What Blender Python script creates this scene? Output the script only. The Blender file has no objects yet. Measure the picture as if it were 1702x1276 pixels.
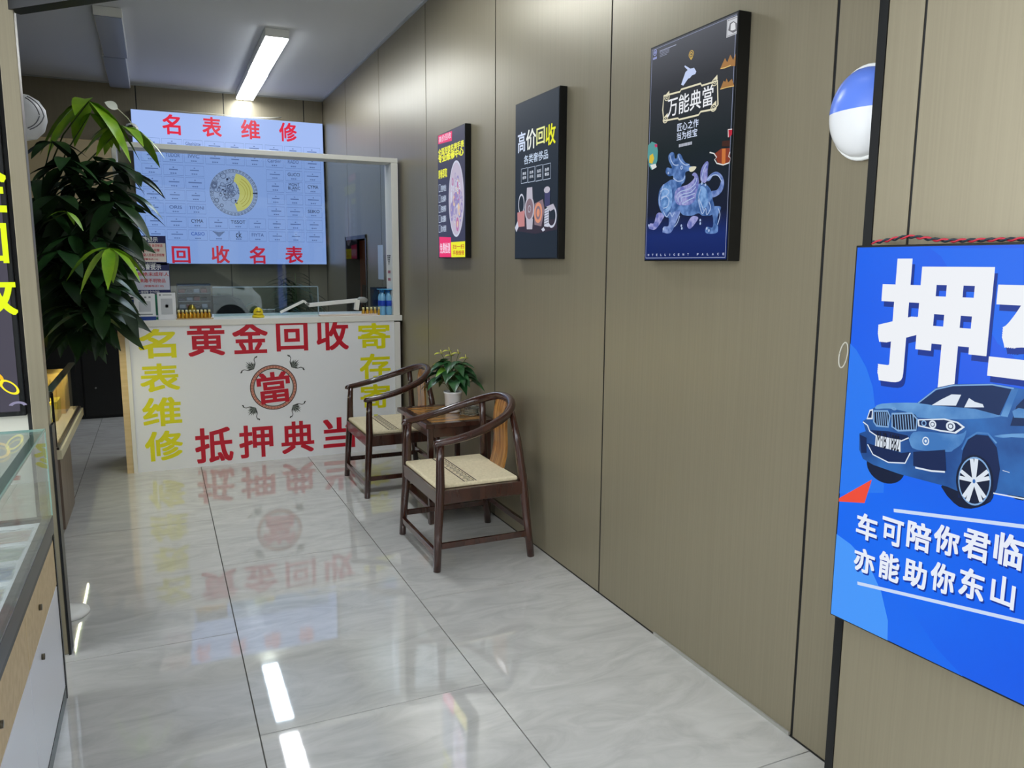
import bpy, bmesh, math, random
from math import sin, cos, pi, radians, sqrt
from mathutils import Vector, Matrix
from mathutils.geometry import tessellate_polygon

rnd = random.Random(7)
SC = bpy.context.scene
COL = SC.collection

# ------------------------------------------------------------------ camera
F_PX, W_PX, H_PX = 1295.8, 1702.0, 1276.0
AX_R = Vector((0.91167203, -0.41088168, 0.00550936))
AX_F = Vector((0.40686257, 0.90071293, -0.15224676))
AX_U = Vector((0.05759306, 0.14104066, 0.98832716))
CAM = Vector((0, 0, 1.5))
cd = bpy.data.cameras.new('camera'); cam = bpy.data.objects.new('camera', cd); COL.objects.link(cam)
cd.sensor_width = 36; cd.lens = F_PX / W_PX * 36; cd.clip_start = .05; cd.clip_end = 200
cam.matrix_world = Matrix(((AX_R.x, AX_U.x, -AX_F.x, CAM.x), (AX_R.y, AX_U.y, -AX_F.y, CAM.y),
                           (AX_R.z, AX_U.z, -AX_F.z, CAM.z), (0, 0, 0, 1)))
SC.camera = cam

# ------------------------------------------------------------------ world, exposure
wd = bpy.data.worlds.new('world'); SC.world = wd; wd.use_nodes = True
bg = wd.node_tree.nodes['Background']
bg.inputs[0].default_value = (0.90, 0.95, 1.0, 1); bg.inputs[1].default_value = 4.0
SC.view_settings.view_transform = 'Standard'; SC.view_settings.look = 'None'
SC.view_settings.gamma = 1; SC.view_settings.exposure = 0.0; SC.view_settings.use_curve_mapping = False

LAMP_ON = 30.0          # strength of the lit ceiling panels

# ------------------------------------------------------------------ materials
def lin(c):
    r = []
    for v in c[:3]:
        v = v / 255.0
        r.append(v / 12.92 if v <= .04045 else ((v + .055) / 1.055) ** 2.4)
    return (r[0], r[1], r[2], 1)

MATS = {}
def mat(name, rgb, rough=.5, metal=0, spec=.5, coat=0, emit=None, estr=1, trans=0, ior=1.45, noise=None, bump=None, streak=None):
    """procedural principled material; noise=(scale, rgb2, detail), bump=(scale, strength), streak=(sx,sy,sz,rgb2,mix)"""
    if name in MATS: return MATS[name]
    m = bpy.data.materials.new(name); m.use_nodes = True
    nt = m.node_tree; b = nt.nodes['Principled BSDF']
    b.inputs['Base Color'].default_value = lin(rgb)
    b.inputs['Roughness'].default_value = rough; b.inputs['Metallic'].default_value = metal
    b.inputs['Specular IOR Level'].default_value = spec; b.inputs['IOR'].default_value = ior
    b.inputs['Coat Weight'].default_value = coat; b.inputs['Coat Roughness'].default_value = .08
    b.inputs['Transmission Weight'].default_value = trans
    if emit is not None:
        b.inputs['Emission Color'].default_value = lin(emit); b.inputs['Emission Strength'].default_value = estr
    tc = nt.nodes.new('ShaderNodeTexCoord')
    if noise:
        n = nt.nodes.new('ShaderNodeTexNoise'); n.inputs['Scale'].default_value = noise[0]
        n.inputs['Detail'].default_value = noise[2] if len(noise) > 2 else 4
        r = nt.nodes.new('ShaderNodeMix'); r.data_type = 'RGBA'
        r.inputs[6].default_value = lin(rgb); r.inputs[7].default_value = lin(noise[1])
        nt.links.new(tc.outputs['Object'], n.inputs['Vector'])
        rp = nt.nodes.new('ShaderNodeMapRange'); rp.inputs[1].default_value = .35; rp.inputs[2].default_value = .65
        nt.links.new(n.outputs['Fac'], rp.inputs[0]); nt.links.new(rp.outputs[0], r.inputs[0])
        nt.links.new(r.outputs[2], b.inputs['Base Color'])
    if streak:
        mp = nt.nodes.new('ShaderNodeMapping'); mp.inputs['Scale'].default_value = streak[:3]
        n = nt.nodes.new('ShaderNodeTexNoise'); n.inputs['Scale'].default_value = 1; n.inputs['Detail'].default_value = 5
        r = nt.nodes.new('ShaderNodeMix'); r.data_type = 'RGBA'
        r.inputs[6].default_value = lin(rgb); r.inputs[7].default_value = lin(streak[3])
        nt.links.new(tc.outputs['Object'], mp.inputs[0]); nt.links.new(mp.outputs[0], n.inputs['Vector'])
        rp = nt.nodes.new('ShaderNodeMapRange'); rp.inputs[1].default_value = .36; rp.inputs[2].default_value = .64
        rp.inputs[4].default_value = streak[4]
        nt.links.new(n.outputs['Fac'], rp.inputs[0]); nt.links.new(rp.outputs[0], r.inputs[0])
        nt.links.new(r.outputs[2], b.inputs['Base Color'])
    if bump:
        n = nt.nodes.new('ShaderNodeTexNoise'); n.inputs['Scale'].default_value = bump[0]
        bp = nt.nodes.new('ShaderNodeBump'); bp.inputs['Strength'].default_value = bump[1]; bp.inputs['Distance'].default_value = .01
        nt.links.new(tc.outputs['Object'], n.inputs['Vector']); nt.links.new(n.outputs['Fac'], bp.inputs['Height'])
        nt.links.new(bp.outputs[0], b.inputs['Normal'])
    MATS[name] = m
    return m

def glow(rgb, s=1.0):
    """backlit print: dark glossy film that gives off its own colour"""
    k = 'backlit_%d_%d_%d_%.2f' % (rgb[0], rgb[1], rgb[2], s)
    return mat(k, (6, 6, 8), rough=.35, spec=.25, emit=rgb, estr=s)

def glow2(rgb, rgb2, sc, s=.95):
    """backlit print with two mottled tones"""
    m = bpy.data.materials.new('backlit_mottled'); m.use_nodes = True; nt = m.node_tree; b = nt.nodes['Principled BSDF']
    b.inputs['Base Color'].default_value = (.003, .003, .004, 1); b.inputs['Roughness'].default_value = .35; b.inputs['Specular IOR Level'].default_value = .25
    tc = nt.nodes.new('ShaderNodeTexCoord'); n = nt.nodes.new('ShaderNodeTexNoise'); n.inputs['Scale'].default_value = sc; n.inputs['Detail'].default_value = 6
    mr = nt.nodes.new('ShaderNodeMapRange'); mr.inputs[1].default_value = .38; mr.inputs[2].default_value = .62
    mx = nt.nodes.new('ShaderNodeMix'); mx.data_type = 'RGBA'; mx.inputs[6].default_value = lin(rgb); mx.inputs[7].default_value = lin(rgb2)
    nt.links.new(tc.outputs['Object'], n.inputs['Vector']); nt.links.new(n.outputs['Fac'], mr.inputs[0]); nt.links.new(mr.outputs[0], mx.inputs[0])
    nt.links.new(mx.outputs[2], b.inputs['Emission Color']); b.inputs['Emission Strength'].default_value = s
    return m

def inkm(rgb):
    return mat('ink_%d_%d_%d' % tuple(rgb), rgb, rough=.4)

def glass(name, tint=(235, 245, 242), refl=1.0):
    if name in MATS: return MATS[name]
    m = bpy.data.materials.new(name); m.use_nodes = True; nt = m.node_tree; nt.nodes.clear()
    o = nt.nodes.new('ShaderNodeOutputMaterial'); mx = nt.nodes.new('ShaderNodeMixShader')
    t = nt.nodes.new('ShaderNodeBsdfTransparent'); g = nt.nodes.new('ShaderNodeBsdfGlossy'); f = nt.nodes.new('ShaderNodeFresnel')
    t.inputs[0].default_value = lin(tint); g.inputs['Roughness'].default_value = .01; f.inputs[0].default_value = 1.5
    ge = nt.nodes.new('ShaderNodeNewGeometry'); mr = nt.nodes.new('ShaderNodeMapRange')
    mr.inputs[3].default_value = 1.5; mr.inputs[4].default_value = 1 / 1.5      # same reflectance on both faces of a pane
    nt.links.new(ge.outputs['Backfacing'], mr.inputs[0]); nt.links.new(mr.outputs[0], f.inputs[0])
    mu = nt.nodes.new('ShaderNodeMath'); mu.operation = 'MULTIPLY'; mu.inputs[1].default_value = refl; mu.use_clamp = True
    nt.links.new(f.outputs[0], mu.inputs[0]); nt.links.new(mu.outputs[0], mx.inputs[0])
    nt.links.new(t.outputs[0], mx.inputs[1]); nt.links.new(g.outputs[0], mx.inputs[2]); nt.links.new(mx.outputs[0], o.inputs[0])
    MATS[name] = m
    return m

def marble():
    m = bpy.data.materials.new('grey_marble_tile'); m.use_nodes = True; nt = m.node_tree; b = nt.nodes['Principled BSDF']
    tc = nt.nodes.new('ShaderNodeTexCoord'); mp = nt.nodes.new('ShaderNodeMapping')
    mp.inputs['Rotation'].default_value = (0, 0, .5); mp.inputs['Scale'].default_value = (.9, 2.4, 1)
    oi = nt.nodes.new('ShaderNodeObjectInfo'); ad = nt.nodes.new('ShaderNodeVectorMath'); ad.operation = 'ADD'
    sc_ = nt.nodes.new('ShaderNodeMath'); sc_.operation = 'MULTIPLY'; sc_.inputs[1].default_value = 37.0
    nt.links.new(oi.outputs['Random'], sc_.inputs[0])
    nt.links.new(tc.outputs['Object'], ad.inputs[0]); nt.links.new(sc_.outputs[0], ad.inputs[1])
    nt.links.new(ad.outputs[0], mp.inputs[0])
    n = nt.nodes.new('ShaderNodeTexNoise'); n.inputs['Scale'].default_value = 3.4; n.inputs['Detail'].default_value = 10
    n.inputs['Roughness'].default_value = .62; n.inputs['Distortion'].default_value = 1.6
    nt.links.new(mp.outputs[0], n.inputs['Vector'])
    cr = nt.nodes.new('ShaderNodeValToRGB'); e = cr.color_ramp.elements
    e[0].position = .30; e[0].color = lin((190, 189, 185)); e[1].position = .68; e[1].color = lin((214, 213, 209))
    k = cr.color_ramp.elements.new(.5); k.color = lin((204, 203, 199))
    nt.links.new(n.outputs['Fac'], cr.inputs[0]); nt.links.new(cr.outputs[0], b.inputs['Base Color'])
    b.inputs['Roughness'].default_value = .035; b.inputs['IOR'].default_value = 2.75
    n2 = nt.nodes.new('ShaderNodeTexNoise'); n2.inputs['Scale'].default_value = 6
    bp = nt.nodes.new('ShaderNodeBump'); bp.inputs['Strength'].default_value = .012; bp.inputs['Distance'].default_value = .01
    nt.links.new(tc.outputs['Object'], n2.inputs['Vector']); nt.links.new(n2.outputs['Fac'], bp.inputs['Height']); nt.links.new(bp.outputs[0], b.inputs['Normal'])
    return m

M_TILE = marble()
M_PANEL = mat('olive_brushed_panel', (143, 134, 112), rough=.36, metal=.35, spec=.5, streak=(160, 160, 1.2, (137, 128, 107), .8))
M_PANEL_D = M_PANEL
M_BLACK = mat('black_gap', (14, 14, 14), rough=.6)
M_BLACKM = mat('black_metal', (20, 21, 22), rough=.35, metal=.3)
M_GROUT = mat('grey_grout', (96, 94, 88), rough=.8)
M_CEIL = mat('painted_ceiling', (214, 215, 218), rough=.85)
M_DARKWALL = mat('dark_wall', (52, 50, 46), rough=.7)
M_WHITE = mat('white_board', (240, 241, 243), rough=.3, spec=.45)
M_WHITEP = mat('white_plastic', (232, 232, 228), rough=.4)
M_CREAM = mat('cream_wood', (214, 190, 146), rough=.5, streak=(3, 40, 40, (200, 174, 128), .8))
M_OFFW = mat('off_white_metal', (232, 230, 222), rough=.4)
M_GLASS = glass('clear_pane')
M_GLASSD = glass('greenish_pane', (248, 251, 250), .8)
M_DWOOD = mat('dark_rosewood', (66, 35, 25), rough=.26, coat=.6, streak=(14, 14, 2, (44, 23, 18), .8))
M_GWOOD = mat('golden_grain_wood', (196, 142, 66), rough=.25, coat=.4, streak=(3, 38, 3, (108, 62, 24), .95))
M_GWOODV = mat('golden_grain_splat', (190, 134, 66), rough=.25, coat=.4, streak=(3, 60, 4, (104, 62, 28), .95))
M_FABRIC = mat('tan_cushion_cloth', (236, 222, 188), rough=.9, bump=(400, .3), noise=(90, (222, 208, 172)))
M_BROWNINK = mat('dark_brown_print', (46, 32, 26), rough=.8)
M_GOLD = mat('gold_foil', (222, 176, 72), rough=.28, metal=.9)
M_YELLOWP = mat('yellow_plastic', (238, 214, 40), rough=.35)
M_LEAF = mat('dark_green_leaf', (24, 48, 24), rough=.42, noise=(9, (38, 66, 30)))
M_LEAF2 = mat('mid_green_leaf', (46, 84, 40), rough=.4, noise=(9, (30, 62, 30)))
M_LIME = mat('lime_green_leaf', (150, 190, 40), rough=.45, noise=(9, (110, 160, 34)))
M_STEM = mat('green_stem', (70, 90, 40), rough=.5)
M_BARK = mat('brown_bark', (86, 66, 48), rough=.8, bump=(30, .6))
M_SOIL = mat('dark_soil', (40, 28, 20), rough=.95, bump=(80, .8))

# ------------------------------------------------------------------ mesh builder
class MB:
    def __init__(s): s.v = []; s.f = []; s.m = []; s.mi = 0
    def quadpts(s, *p):
        i = len(s.v); s.v += [Vector(q) for q in p]; s.f.append(tuple(range(i, i + len(p)))); s.m.append(s.mi); return s
    def box(s, x0, x1, y0, y1, z0, z1, T=None):
        i = len(s.v)
        c = [Vector((x, y, z)) for z in (z0, z1) for y in (y0, y1) for x in (x0, x1)]
        if T is not None: c = [T @ q for q in c]
        s.v += c
        for q in ((0, 2, 3, 1), (4, 5, 7, 6), (0, 1, 5, 4), (2, 6, 7, 3), (0, 4, 6, 2), (1, 3, 7, 5)):
            s.f.append(tuple(i + k for k in q)); s.m.append(s.mi)
        return s
    def obox(s, a, b, w, h, up=(0, 0, 1)):
        """bar with rectangular section from a to b"""
        a = Vector(a); b = Vector(b); d = (b - a).normalized(); up = Vector(up)
        sx = d.cross(up).normalized() * w / 2; sy = sx.cross(d).normalized() * h / 2
        i = len(s.v)
        for p in (a, b):
            s.v += [p - sx - sy, p + sx - sy, p + sx + sy, p - sx + sy]
        for q in ((3, 2, 1, 0), (4, 5, 6, 7), (0, 1, 5, 4), (1, 2, 6, 5), (2, 3, 7, 6), (3, 0, 4, 7)):
            s.f.append(tuple(i + k for k in q)); s.m.append(s.mi)
        return s
    def tube(s, pts, r, n=10, cap=True, flat=1.0):
        pts = [Vector(p) for p in pts]; rs = r if isinstance(r, (list, tuple)) else [r] * len(pts)
        i0 = len(s.v); up = None
        for k, p in enumerate(pts):
            d = (pts[min(k + 1, len(pts) - 1)] - pts[max(k - 1, 0)]).normalized()
            if up is None:
                up = Vector((0, 0, 1)) if abs(d.z) < .9 else Vector((1, 0, 0))
            a = d.cross(up).normalized(); up = a.cross(d).normalized()
            for j in range(n):
                t = 2 * pi * j / n
                s.v.append(p + a * cos(t) * rs[k] + up * sin(t) * rs[k] * flat)
        for k in range(len(pts) - 1):
            for j in range(n):
                a0 = i0 + k * n + j; b0 = i0 + k * n + (j + 1) % n
                s.f.append((a0, b0, b0 + n, a0 + n)); s.m.append(s.mi)
        if cap:
            s.f.append(tuple(i0 + j for j in range(n))[::-1]); s.m.append(s.mi)
            s.f.append(tuple(i0 + (len(pts) - 1) * n + j for j in range(n))); s.m.append(s.mi)
        return s
    def lathe(s, c, prof, n=24, sx=1, sy=1):
        """prof: list of (r, z), around vertical axis at c"""
        c = Vector(c); i0 = len(s.v)
        for (r, z) in prof:
            for j in range(n):
                t = 2 * pi * j / n
                s.v.append(c + Vector((r * cos(t) * sx, r * sin(t) * sy, z)))
        for k in range(len(prof) - 1):
            for j in range(n):
                a0 = i0 + k * n + j; b0 = i0 + k * n + (j + 1) % n
                s.f.append((a0, b0, b0 + n, a0 + n)); s.m.append(s.mi)
        s.f.append(tuple(i0 + j for j in range(n))[::-1]); s.m.append(s.mi)
        s.f.append(tuple(i0 + (len(prof) - 1) * n + j for j in range(n))); s.m.append(s.mi)
        return s
    def leaf(s, base, d, up, L, Wd, droop=.3, fold=.25, segs=6, tip=1.0):
        """pointed leaf blade with a folded midrib"""
        d = Vector(d).normalized(); up = Vector(up); side = d.cross(up)
        if side.length < 1e-3: side = Vector((1, 0, 0))
        side.normalize(); nn = side.cross(d).normalized(); i0 = len(s.v); base = Vector(base)
        for k in range(segs + 1):
            t = k / segs
            w = Wd / 2 * (sin(pi * min(1, t ** .85)) ** .8 if 0 < t < 1 else .03)
            c = base + d * (L * t) + Vector((0, 0, -1)) * (droop * L * t * t)
            s.v += [c - side * w + nn * w * fold, c, c + side * w + nn * w * fold]
        for k in range(segs):
            a = i0 + k * 3
            s.f.append((a, a + 1, a + 4, a + 3)); s.m.append(s.mi)
            s.f.append((a + 1, a + 2, a + 5, a + 4)); s.m.append(s.mi)
        return s
    def build(s, name, mats, parent=None, smooth=False, bevel=0, loc=None, bseg=2, solid=0):
        org = world_loc(parent) if parent is not None else Vector(loc or (0, 0, 0))
        me = bpy.data.meshes.new(name)
        me.from_pydata([tuple(v - org) for v in s.v], [], s.f)
        if not isinstance(mats, (list, tuple)): mats = [mats]
        for m in mats: me.materials.append(m)
        if len(mats) > 1:
            for p, k in zip(me.polygons, s.m): p.material_index = k
        if smooth:
            for p in me.polygons: p.use_smooth = True
        me.update()
        o = bpy.data.objects.new(name, me); COL.objects.link(o)
        if parent is not None: o.parent = parent
        else: o.location = org
        if bevel:
            md = o.modifiers.new('bevel', 'BEVEL'); md.width = bevel; md.segments = bseg; md.limit_method = 'ANGLE'
        if solid:
            md = o.modifiers.new('thick', 'SOLIDIFY'); md.thickness = solid
        return o

def world_loc(o):
    p = Vector((0, 0, 0))
    while o is not None:
        p += o.location; o = o.parent
    return p

def thing(name, loc, label, cat, group=None):
    o = bpy.data.objects.new(name, None); COL.objects.link(o); o.location = loc; o.empty_display_size = .1
    return tag(o, label, cat, group)
def tag(o, label=None, cat=None, group=None, kind=None):
    if label: o['label'] = label
    if cat: o['category'] = cat
    if group: o['group'] = group
    if kind: o['kind'] = kind
    return o
def struct(o):
    o['kind'] = 'structure'; return o
def copy_tree(o, parent=None):
    c = o.copy(); COL.objects.link(c)
    if parent is not None: c.parent = parent
    for ch in [x for x in bpy.data.objects if x.parent == o]:
        copy_tree(ch, c)
    return c

# ------------------------------------------------------------------ planes for prints
class Plane:
    def __init__(s, o, u, v, n):
        s.o = Vector(o); s.u = Vector(u).normalized(); s.v = Vector(v).normalized(); s.n = Vector(n).normalized(); s.lim = None
    def at(s, a, b, d=0):
        if s.lim is not None and d > 0: a = min(max(a, s.lim[0]), s.lim[2]); b = min(max(b, s.lim[1]), s.lim[3])
        return s.o + s.u * a + s.v * b + s.n * d
    def px(s, x, y):
        r = AX_R * ((x - W_PX / 2) / F_PX) + AX_F + AX_U * ((H_PX / 2 - y) / F_PX)
        t = (s.o - CAM).dot(s.n) / r.dot(s.n); q = CAM + r * t - s.o
        return (q.dot(s.u), q.dot(s.v))
class Crop:
    """photo measurements read off an enlarged detail of one plane"""
    def __init__(s, pl, x0, y0, k): s.pl = pl; s.x0 = x0; s.y0 = y0; s.k = k
    def __call__(s, x, y): return s.pl.px(s.x0 + x / s.k, s.y0 + y / s.k)
    def box(s, x0, y0, x1, y1):
        mx, my = (x0 + x1) / 2, (y0 + y1) / 2
        return (s(x0, my)[0], s(mx, y1)[1], s(x1, my)[0], s(mx, y0)[1])
    def row(s, L, R):
        """L,R = (x, ytop, ybottom) -> box"""
        a0 = s(L[0], L[1]); a1 = s(L[0], L[2]); b0 = s(R[0], R[1]); b1 = s(R[0], R[2])
        return ((a0[0] + a1[0]) / 2, (a1[1] + b1[1]) / 2, (b0[0] + b1[0]) / 2, (a0[1] + b0[1]) / 2)

def world_at(axis, val, x, y):
    r = AX_R * ((x - W_PX / 2) / F_PX) + AX_F + AX_U * ((H_PX / 2 - y) / F_PX)
    i = 'xyz'.index(axis); return CAM + r * ((val - CAM[i]) / r[i])

GLYPH = {}
def glyph(txt, bold, shear=0):
    k = (txt, bold, shear)
    if k not in GLYPH:
        c = bpy.data.curves.new('t', 'FONT'); c.body = txt; c.size = 1; c.resolution_u = 3; c.shear = shear
        o = bpy.data.objects.new('t', c); COL.objects.link(o); bpy.context.view_layer.update()
        dg = bpy.context.evaluated_depsgraph_get(); me = o.evaluated_get(dg).to_mesh()
        V = [(v.co.x, v.co.y) for v in me.vertices]; Fc = [tuple(p.vertices) for p in me.polygons]
        o.evaluated_get(dg).to_mesh_clear(); bpy.data.objects.remove(o); bpy.data.curves.remove(c)
        GLYPH[k] = (V, Fc)
    return GLYPH[k]
def text(mb, pl, txt, box, d=.001, bold=.02, keep=False, shear=0, rot=0):
    """lettering fitted into box=(a0,b0,a1,b1) on the plane"""
    V, Fc = glyph(txt, 0, shear)
    xs = [v[0] for v in V]; ys = [v[1] for v in V]; x0, x1, y0, y1 = min(xs), max(xs), min(ys), max(ys)
    a0, b0, a1, b1 = box; sx = (a1 - a0) / (x1 - x0); sy = (b1 - b0) / (y1 - y0)
    # heavier strokes: the outline is laid down several times, spread by the stroke gain (gain shrinks the box)
    em = (y1 - y0); gx = bold * em * sx * .72; gy = bold * em * sy * .72
    sx = (a1 - a0 - 2 * gx) / (x1 - x0); sy = (b1 - b0 - 2 * gy) / (y1 - y0)
    ca, cb = (a0 + a1) / 2, (b0 + b1) / 2
    flip = pl.u.cross(pl.v).dot(pl.n) < 0
    offs = [(0, 0)] if bold <= 0 else [(-1, -1), (0, -1), (1, -1), (1, 0), (1, 1), (0, 1), (-1, 1), (-1, 0)] + [(0, 0)]
    if bold >= .035:
        ring = [(-1 + k * .5, -1) for k in range(4)] + [(1, -1 + k * .5) for k in range(4)] + [(1 - k * .5, 1) for k in range(4)] + [(-1, 1 - k * .5) for k in range(4)]
        offs = ring + [(x_ * .5, y_ * .5) for x_, y_ in ring[::2]] + [(0, 0)]
    for q, (ox_, oy_) in enumerate(offs):
        i = len(mb.v)
        for (x, y) in V:
            a = a0 + gx + (x - x0) * sx + ox_ * gx; b = b0 + gy + (y - y0) * sy + oy_ * gy
            if rot:
                da, db = a - ca, b - cb; a = ca + da * cos(rot) - db * sin(rot); b = cb + da * sin(rot) + db * cos(rot)
            mb.v.append(pl.at(a, b, d + q * 2e-5))
        for f in Fc:
            f = f[::-1] if flip else f
            mb.f.append(tuple(i + k for k in f)); mb.m.append(mb.mi)
def poly(mb, pl, pts, d=.001):
    V = [pl.at(a, b, d) for a, b in pts]; i = len(mb.v); mb.v += V
    for t in tessellate_polygon([V]):
        mb.f.append(tuple(i + k for k in t)); mb.m.append(mb.mi)
def rect(mb, pl, a0, b0, a1, b1, d=.001): poly(mb, pl, [(a0, b0), (a1, b0), (a1, b1), (a0, b1)], d)
def ell(mb, pl, ca, cb, ra, rb, d=.001, n=32, inner=0, t0=0, t1=2 * pi):
    i = len(mb.v); full = abs(t1 - t0 - 2 * pi) < 1e-6
    for j in range(n + (0 if full else 1)):
        t = t0 + (t1 - t0) * j / n
        mb.v.append(pl.at(ca + ra * cos(t), cb + rb * sin(t), d)); mb.v.append(pl.at(ca + ra * inner * cos(t), cb + rb * inner * sin(t), d))
    m = n if full else n
    for j in range(m):
        a = i + 2 * j; b = i + 2 * ((j + 1) % n if full else j + 1)
        mb.f.append((a, b, b + 1, a + 1)); mb.m.append(mb.mi)
def line(mb, pl, pts, w, d=.001, closed=False):
    P = [Vector(p) for p in pts]
    if closed: P = P + [P[0], P[1]]
    L = []
    for k in range(len(P)):
        t = (P[min(k + 1, len(P) - 1)] - P[max(k - 1, 0)])
        if t.length < 1e-9: t = Vector((1, 0))
        t.normalize(); n = Vector((-t.y, t.x)) * w / 2; L.append((P[k] - n, P[k] + n))
    for k in range(len(L) - 1):
        i = len(mb.v); mb.v += [pl.at(q.x, q.y, d) for q in (L[k][0], L[k + 1][0], L[k + 1][1], L[k][1])]
        mb.f.append((i, i + 1, i + 2, i + 3)); mb.m.append(mb.mi)
def print_part(name, parent, m, fn, label=None):
    mb = MB(); fn(mb); o = mb.build(name, m, parent)
    if label: o['label'] = label
    return o

# ================================================================== SETTING
WX = 1.777            # right wall
YB = 9.08             # back wall
ZC = 3.27             # ceiling
XL = -1.12            # left wall

floor = struct(MB().box(-2.6, 3.6, -3.0, 9.4, -.12, -.006).build('floor', M_GROUT))
G = .0022
cols = [(-2.125, -1.345), (-1.345, -.565), (-.565, .215), (.215, .995), (.995, 1.775)]
for ci, (xa, xb) in enumerate(cols):
    y0 = 2.427 if ci % 2 == 1 else 1.652
    k0 = -3
    for k in range(k0, 6):
        ya, yb = y0 + 1.55 * k, y0 + 1.55 * (k + 1)
        if yb > 9.3 or ya < -3.1: 
            if ya > 9.0 or yb < -3: continue
        ya = max(ya, -3.0); yb = min(yb, 9.3)
        MB().box(xa + G, xb - G, ya + G, yb - G, -.006, 0).build('tile', M_TILE, floor)
MB().box(1.778, 3.5, 6.6, 9.2, -.006, 0).build('tile', M_TILE, floor)

struct(MB().box(-2.6, 3.6, -1.2, 9.4, ZC, ZC + .1).build('ceiling', M_CEIL))
MB_ = MB()
# right wall: dark backing with a doorway, brushed panels proud of it
wr = MB()
wr.box(WX + .0025, WX + .12, -1.2, 7.23, 0, ZC); wr.box(WX + .0025, WX + .12, 8.04, 9.3, 0, ZC); wr.box(WX + .0025, WX + .12, 7.23, 8.04, 1.725, ZC)
wall_right = struct(wr.build('wall_right', M_BLACK))
seams = [.52, 1.733, 2.948, 4.18, 5.415, 6.672, 7.933, YB]
for a, b in zip(seams[:-1], seams[1:]):
    g = .0055
    if a < 7 and b > 7.23:
        MB().box(WX, WX + .002, a + g, 7.23, .0, ZC - .004).box(WX, WX + .002, 7.23, b - g, 1.725, ZC - .004).build('panel', M_PANEL, wall_right)
    elif a > 7.5:
        MB().box(WX, WX + .002, 8.04, b, .0, ZC - .004).box(WX, WX + .002, a + g, 8.04, 1.725, ZC - .004).build('panel', M_PANEL, wall_right)
    else:
        MB().box(WX, WX + .002, a + g, b - g, .004, ZC - .004).build('panel', M_PANEL, wall_right)
# thin pale bead along the ceiling
struct(MB().box(WX - .018, WX, .5, YB, ZC - .012, ZC).build('trim_ceiling_right', mat('pale_bead', (176, 180, 186), rough=.5)))
struct(MB().box(WX - .006, WX, 2.5, 1.74, 0, .012).build('trim_floor_right', mat('grey_sealant', (150, 148, 140), rough=.7)))
# door frame in the right wall
df = MB()
df.box(WX - .01, WX + .13, 8.04, 8.075, 0, 1.76).box(WX - .01, WX + .13, 7.195, 7.23, 0, 1.76).box(WX - .01, WX + .13, 7.195, 8.075, 1.725, 1.76)
struct(df.build('door_1', mat('dark_door_frame', (30, 28, 28), rough=.4)))
# side room beyond the doorway
struct(MB().box(3.3, 3.4, 6.4, 9.3, 0, 2.6).build('wall_side_room', mat('reddish_wall', (150, 84, 66), rough=.8)))
struct(MB().box(WX + .12, 3.4, 9.2, 9.3, 0, 2.6).build('wall_side_room_end', mat('reddish_wall2', (150, 84, 66), rough=.8)))
struct(MB().box(WX + .12, 3.4, 6.3, 6.4, 0, 2.6).build('wall_side_room_near', M_DARKWALL))
struct(MB().box(WX + .12, 3.4, 6.3, 9.3, 2.6, 2.68).build('ceiling_side_room', M_CEIL))

# back wall
wall_back = struct(MB().box(XL - .2, WX + .12, YB + .0025, YB + .15, 0, ZC).build('wall_back', M_BLACK))
for a, b in ((XL, -.095), (-.095, .74), (.74, 1.57), (1.57, WX)):
    MB().box(a + .005, b - .005, YB, YB + .002, 0, ZC - .004).build('panel', M_PANEL_D, wall_back)
struct(MB().box(XL, WX - .02, YB - .014, YB, ZC - .012, ZC).build('trim_ceiling_back', mat('pale_bead2', (170, 172, 172), rough=.5)))
# left wall
struct(MB().box(XL - .12, XL, 3.3, 9.2, 0, ZC).build('wall_left', M_DARKWALL))

# near wall section that stands forward (slightly turned)
YAW = Matrix.Translation(Vector((1.65, 1.477, 0))) @ Matrix.Rotation(math.atan2(.032, .5), 4, 'Z')
near = struct(MB().box(.0025, .13, -3.4, -.001, 0, ZC, T=YAW).build('wall_near_right', M_BLACK))
for a, b, m in ((-.120, -.026, M_PANEL), (-1.335, -.127, M_PANEL), (-2.56, -1.342, M_PANEL)):
    MB().box(.0, .002, a, b, 1.203 if a > -1.34 else .003, ZC - .004, T=YAW).build('panel', m, near)
MB().box(.0, .002, -1.335, -.026, .003, 1.2, T=YAW).build('panel', M_PANEL, near)
struct(MB().box(-.003, .13, -.025, .0, 0, ZC, T=YAW).build('trim_corner', M_BLACKM))

# left partition with slim post, behind the front display case
part_l = struct(MB().box(-2.6, -.463, 3.30, 3.36, 0, 3.27).build('wall_partition', mat('pale_partition', (206, 204, 190), rough=.5)))
MB().box(-.448, -.395, 3.27, 3.33, 0.0, ZC - .002).build('post', M_PANEL, part_l, bevel=.002)
MB().box(-.463, -.449, 3.29, 3.33, 0.0, ZC - .002).build('black_joint', M_BLACK, part_l)
MB().box(-.394, -.386, 3.262, 3.34, 0, .9).build('black_edging', M_BLACKM, part_l)
# slanted header over the entrance
hd = Vector((.70711, -.70711, 0)); a0 = Vector((-.40, 3.30, 0))
hz = 2.345
hb = MB().obox(a0 + Vector((0, 0, hz + .25)), a0 + hd * 3.0 + Vector((0, 0, hz + .25)), .05, .44)
header = struct(hb.build('trim_header', mat('dark_bronze_header', (58, 54, 44), rough=.5)))
MB().obox(a0 + Vector((0, 0, hz + .016)), a0 + hd * 3.0 + Vector((0, 0, hz + .016)), .056, .032).build('edge_strip', M_BLACKM, header)
# pavement outside
struct(MB().box(-8, 8, -14, -3.0, -.16, -.02).build('ground_outside', mat('pavement', (150, 148, 142), rough=.8)))

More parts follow.
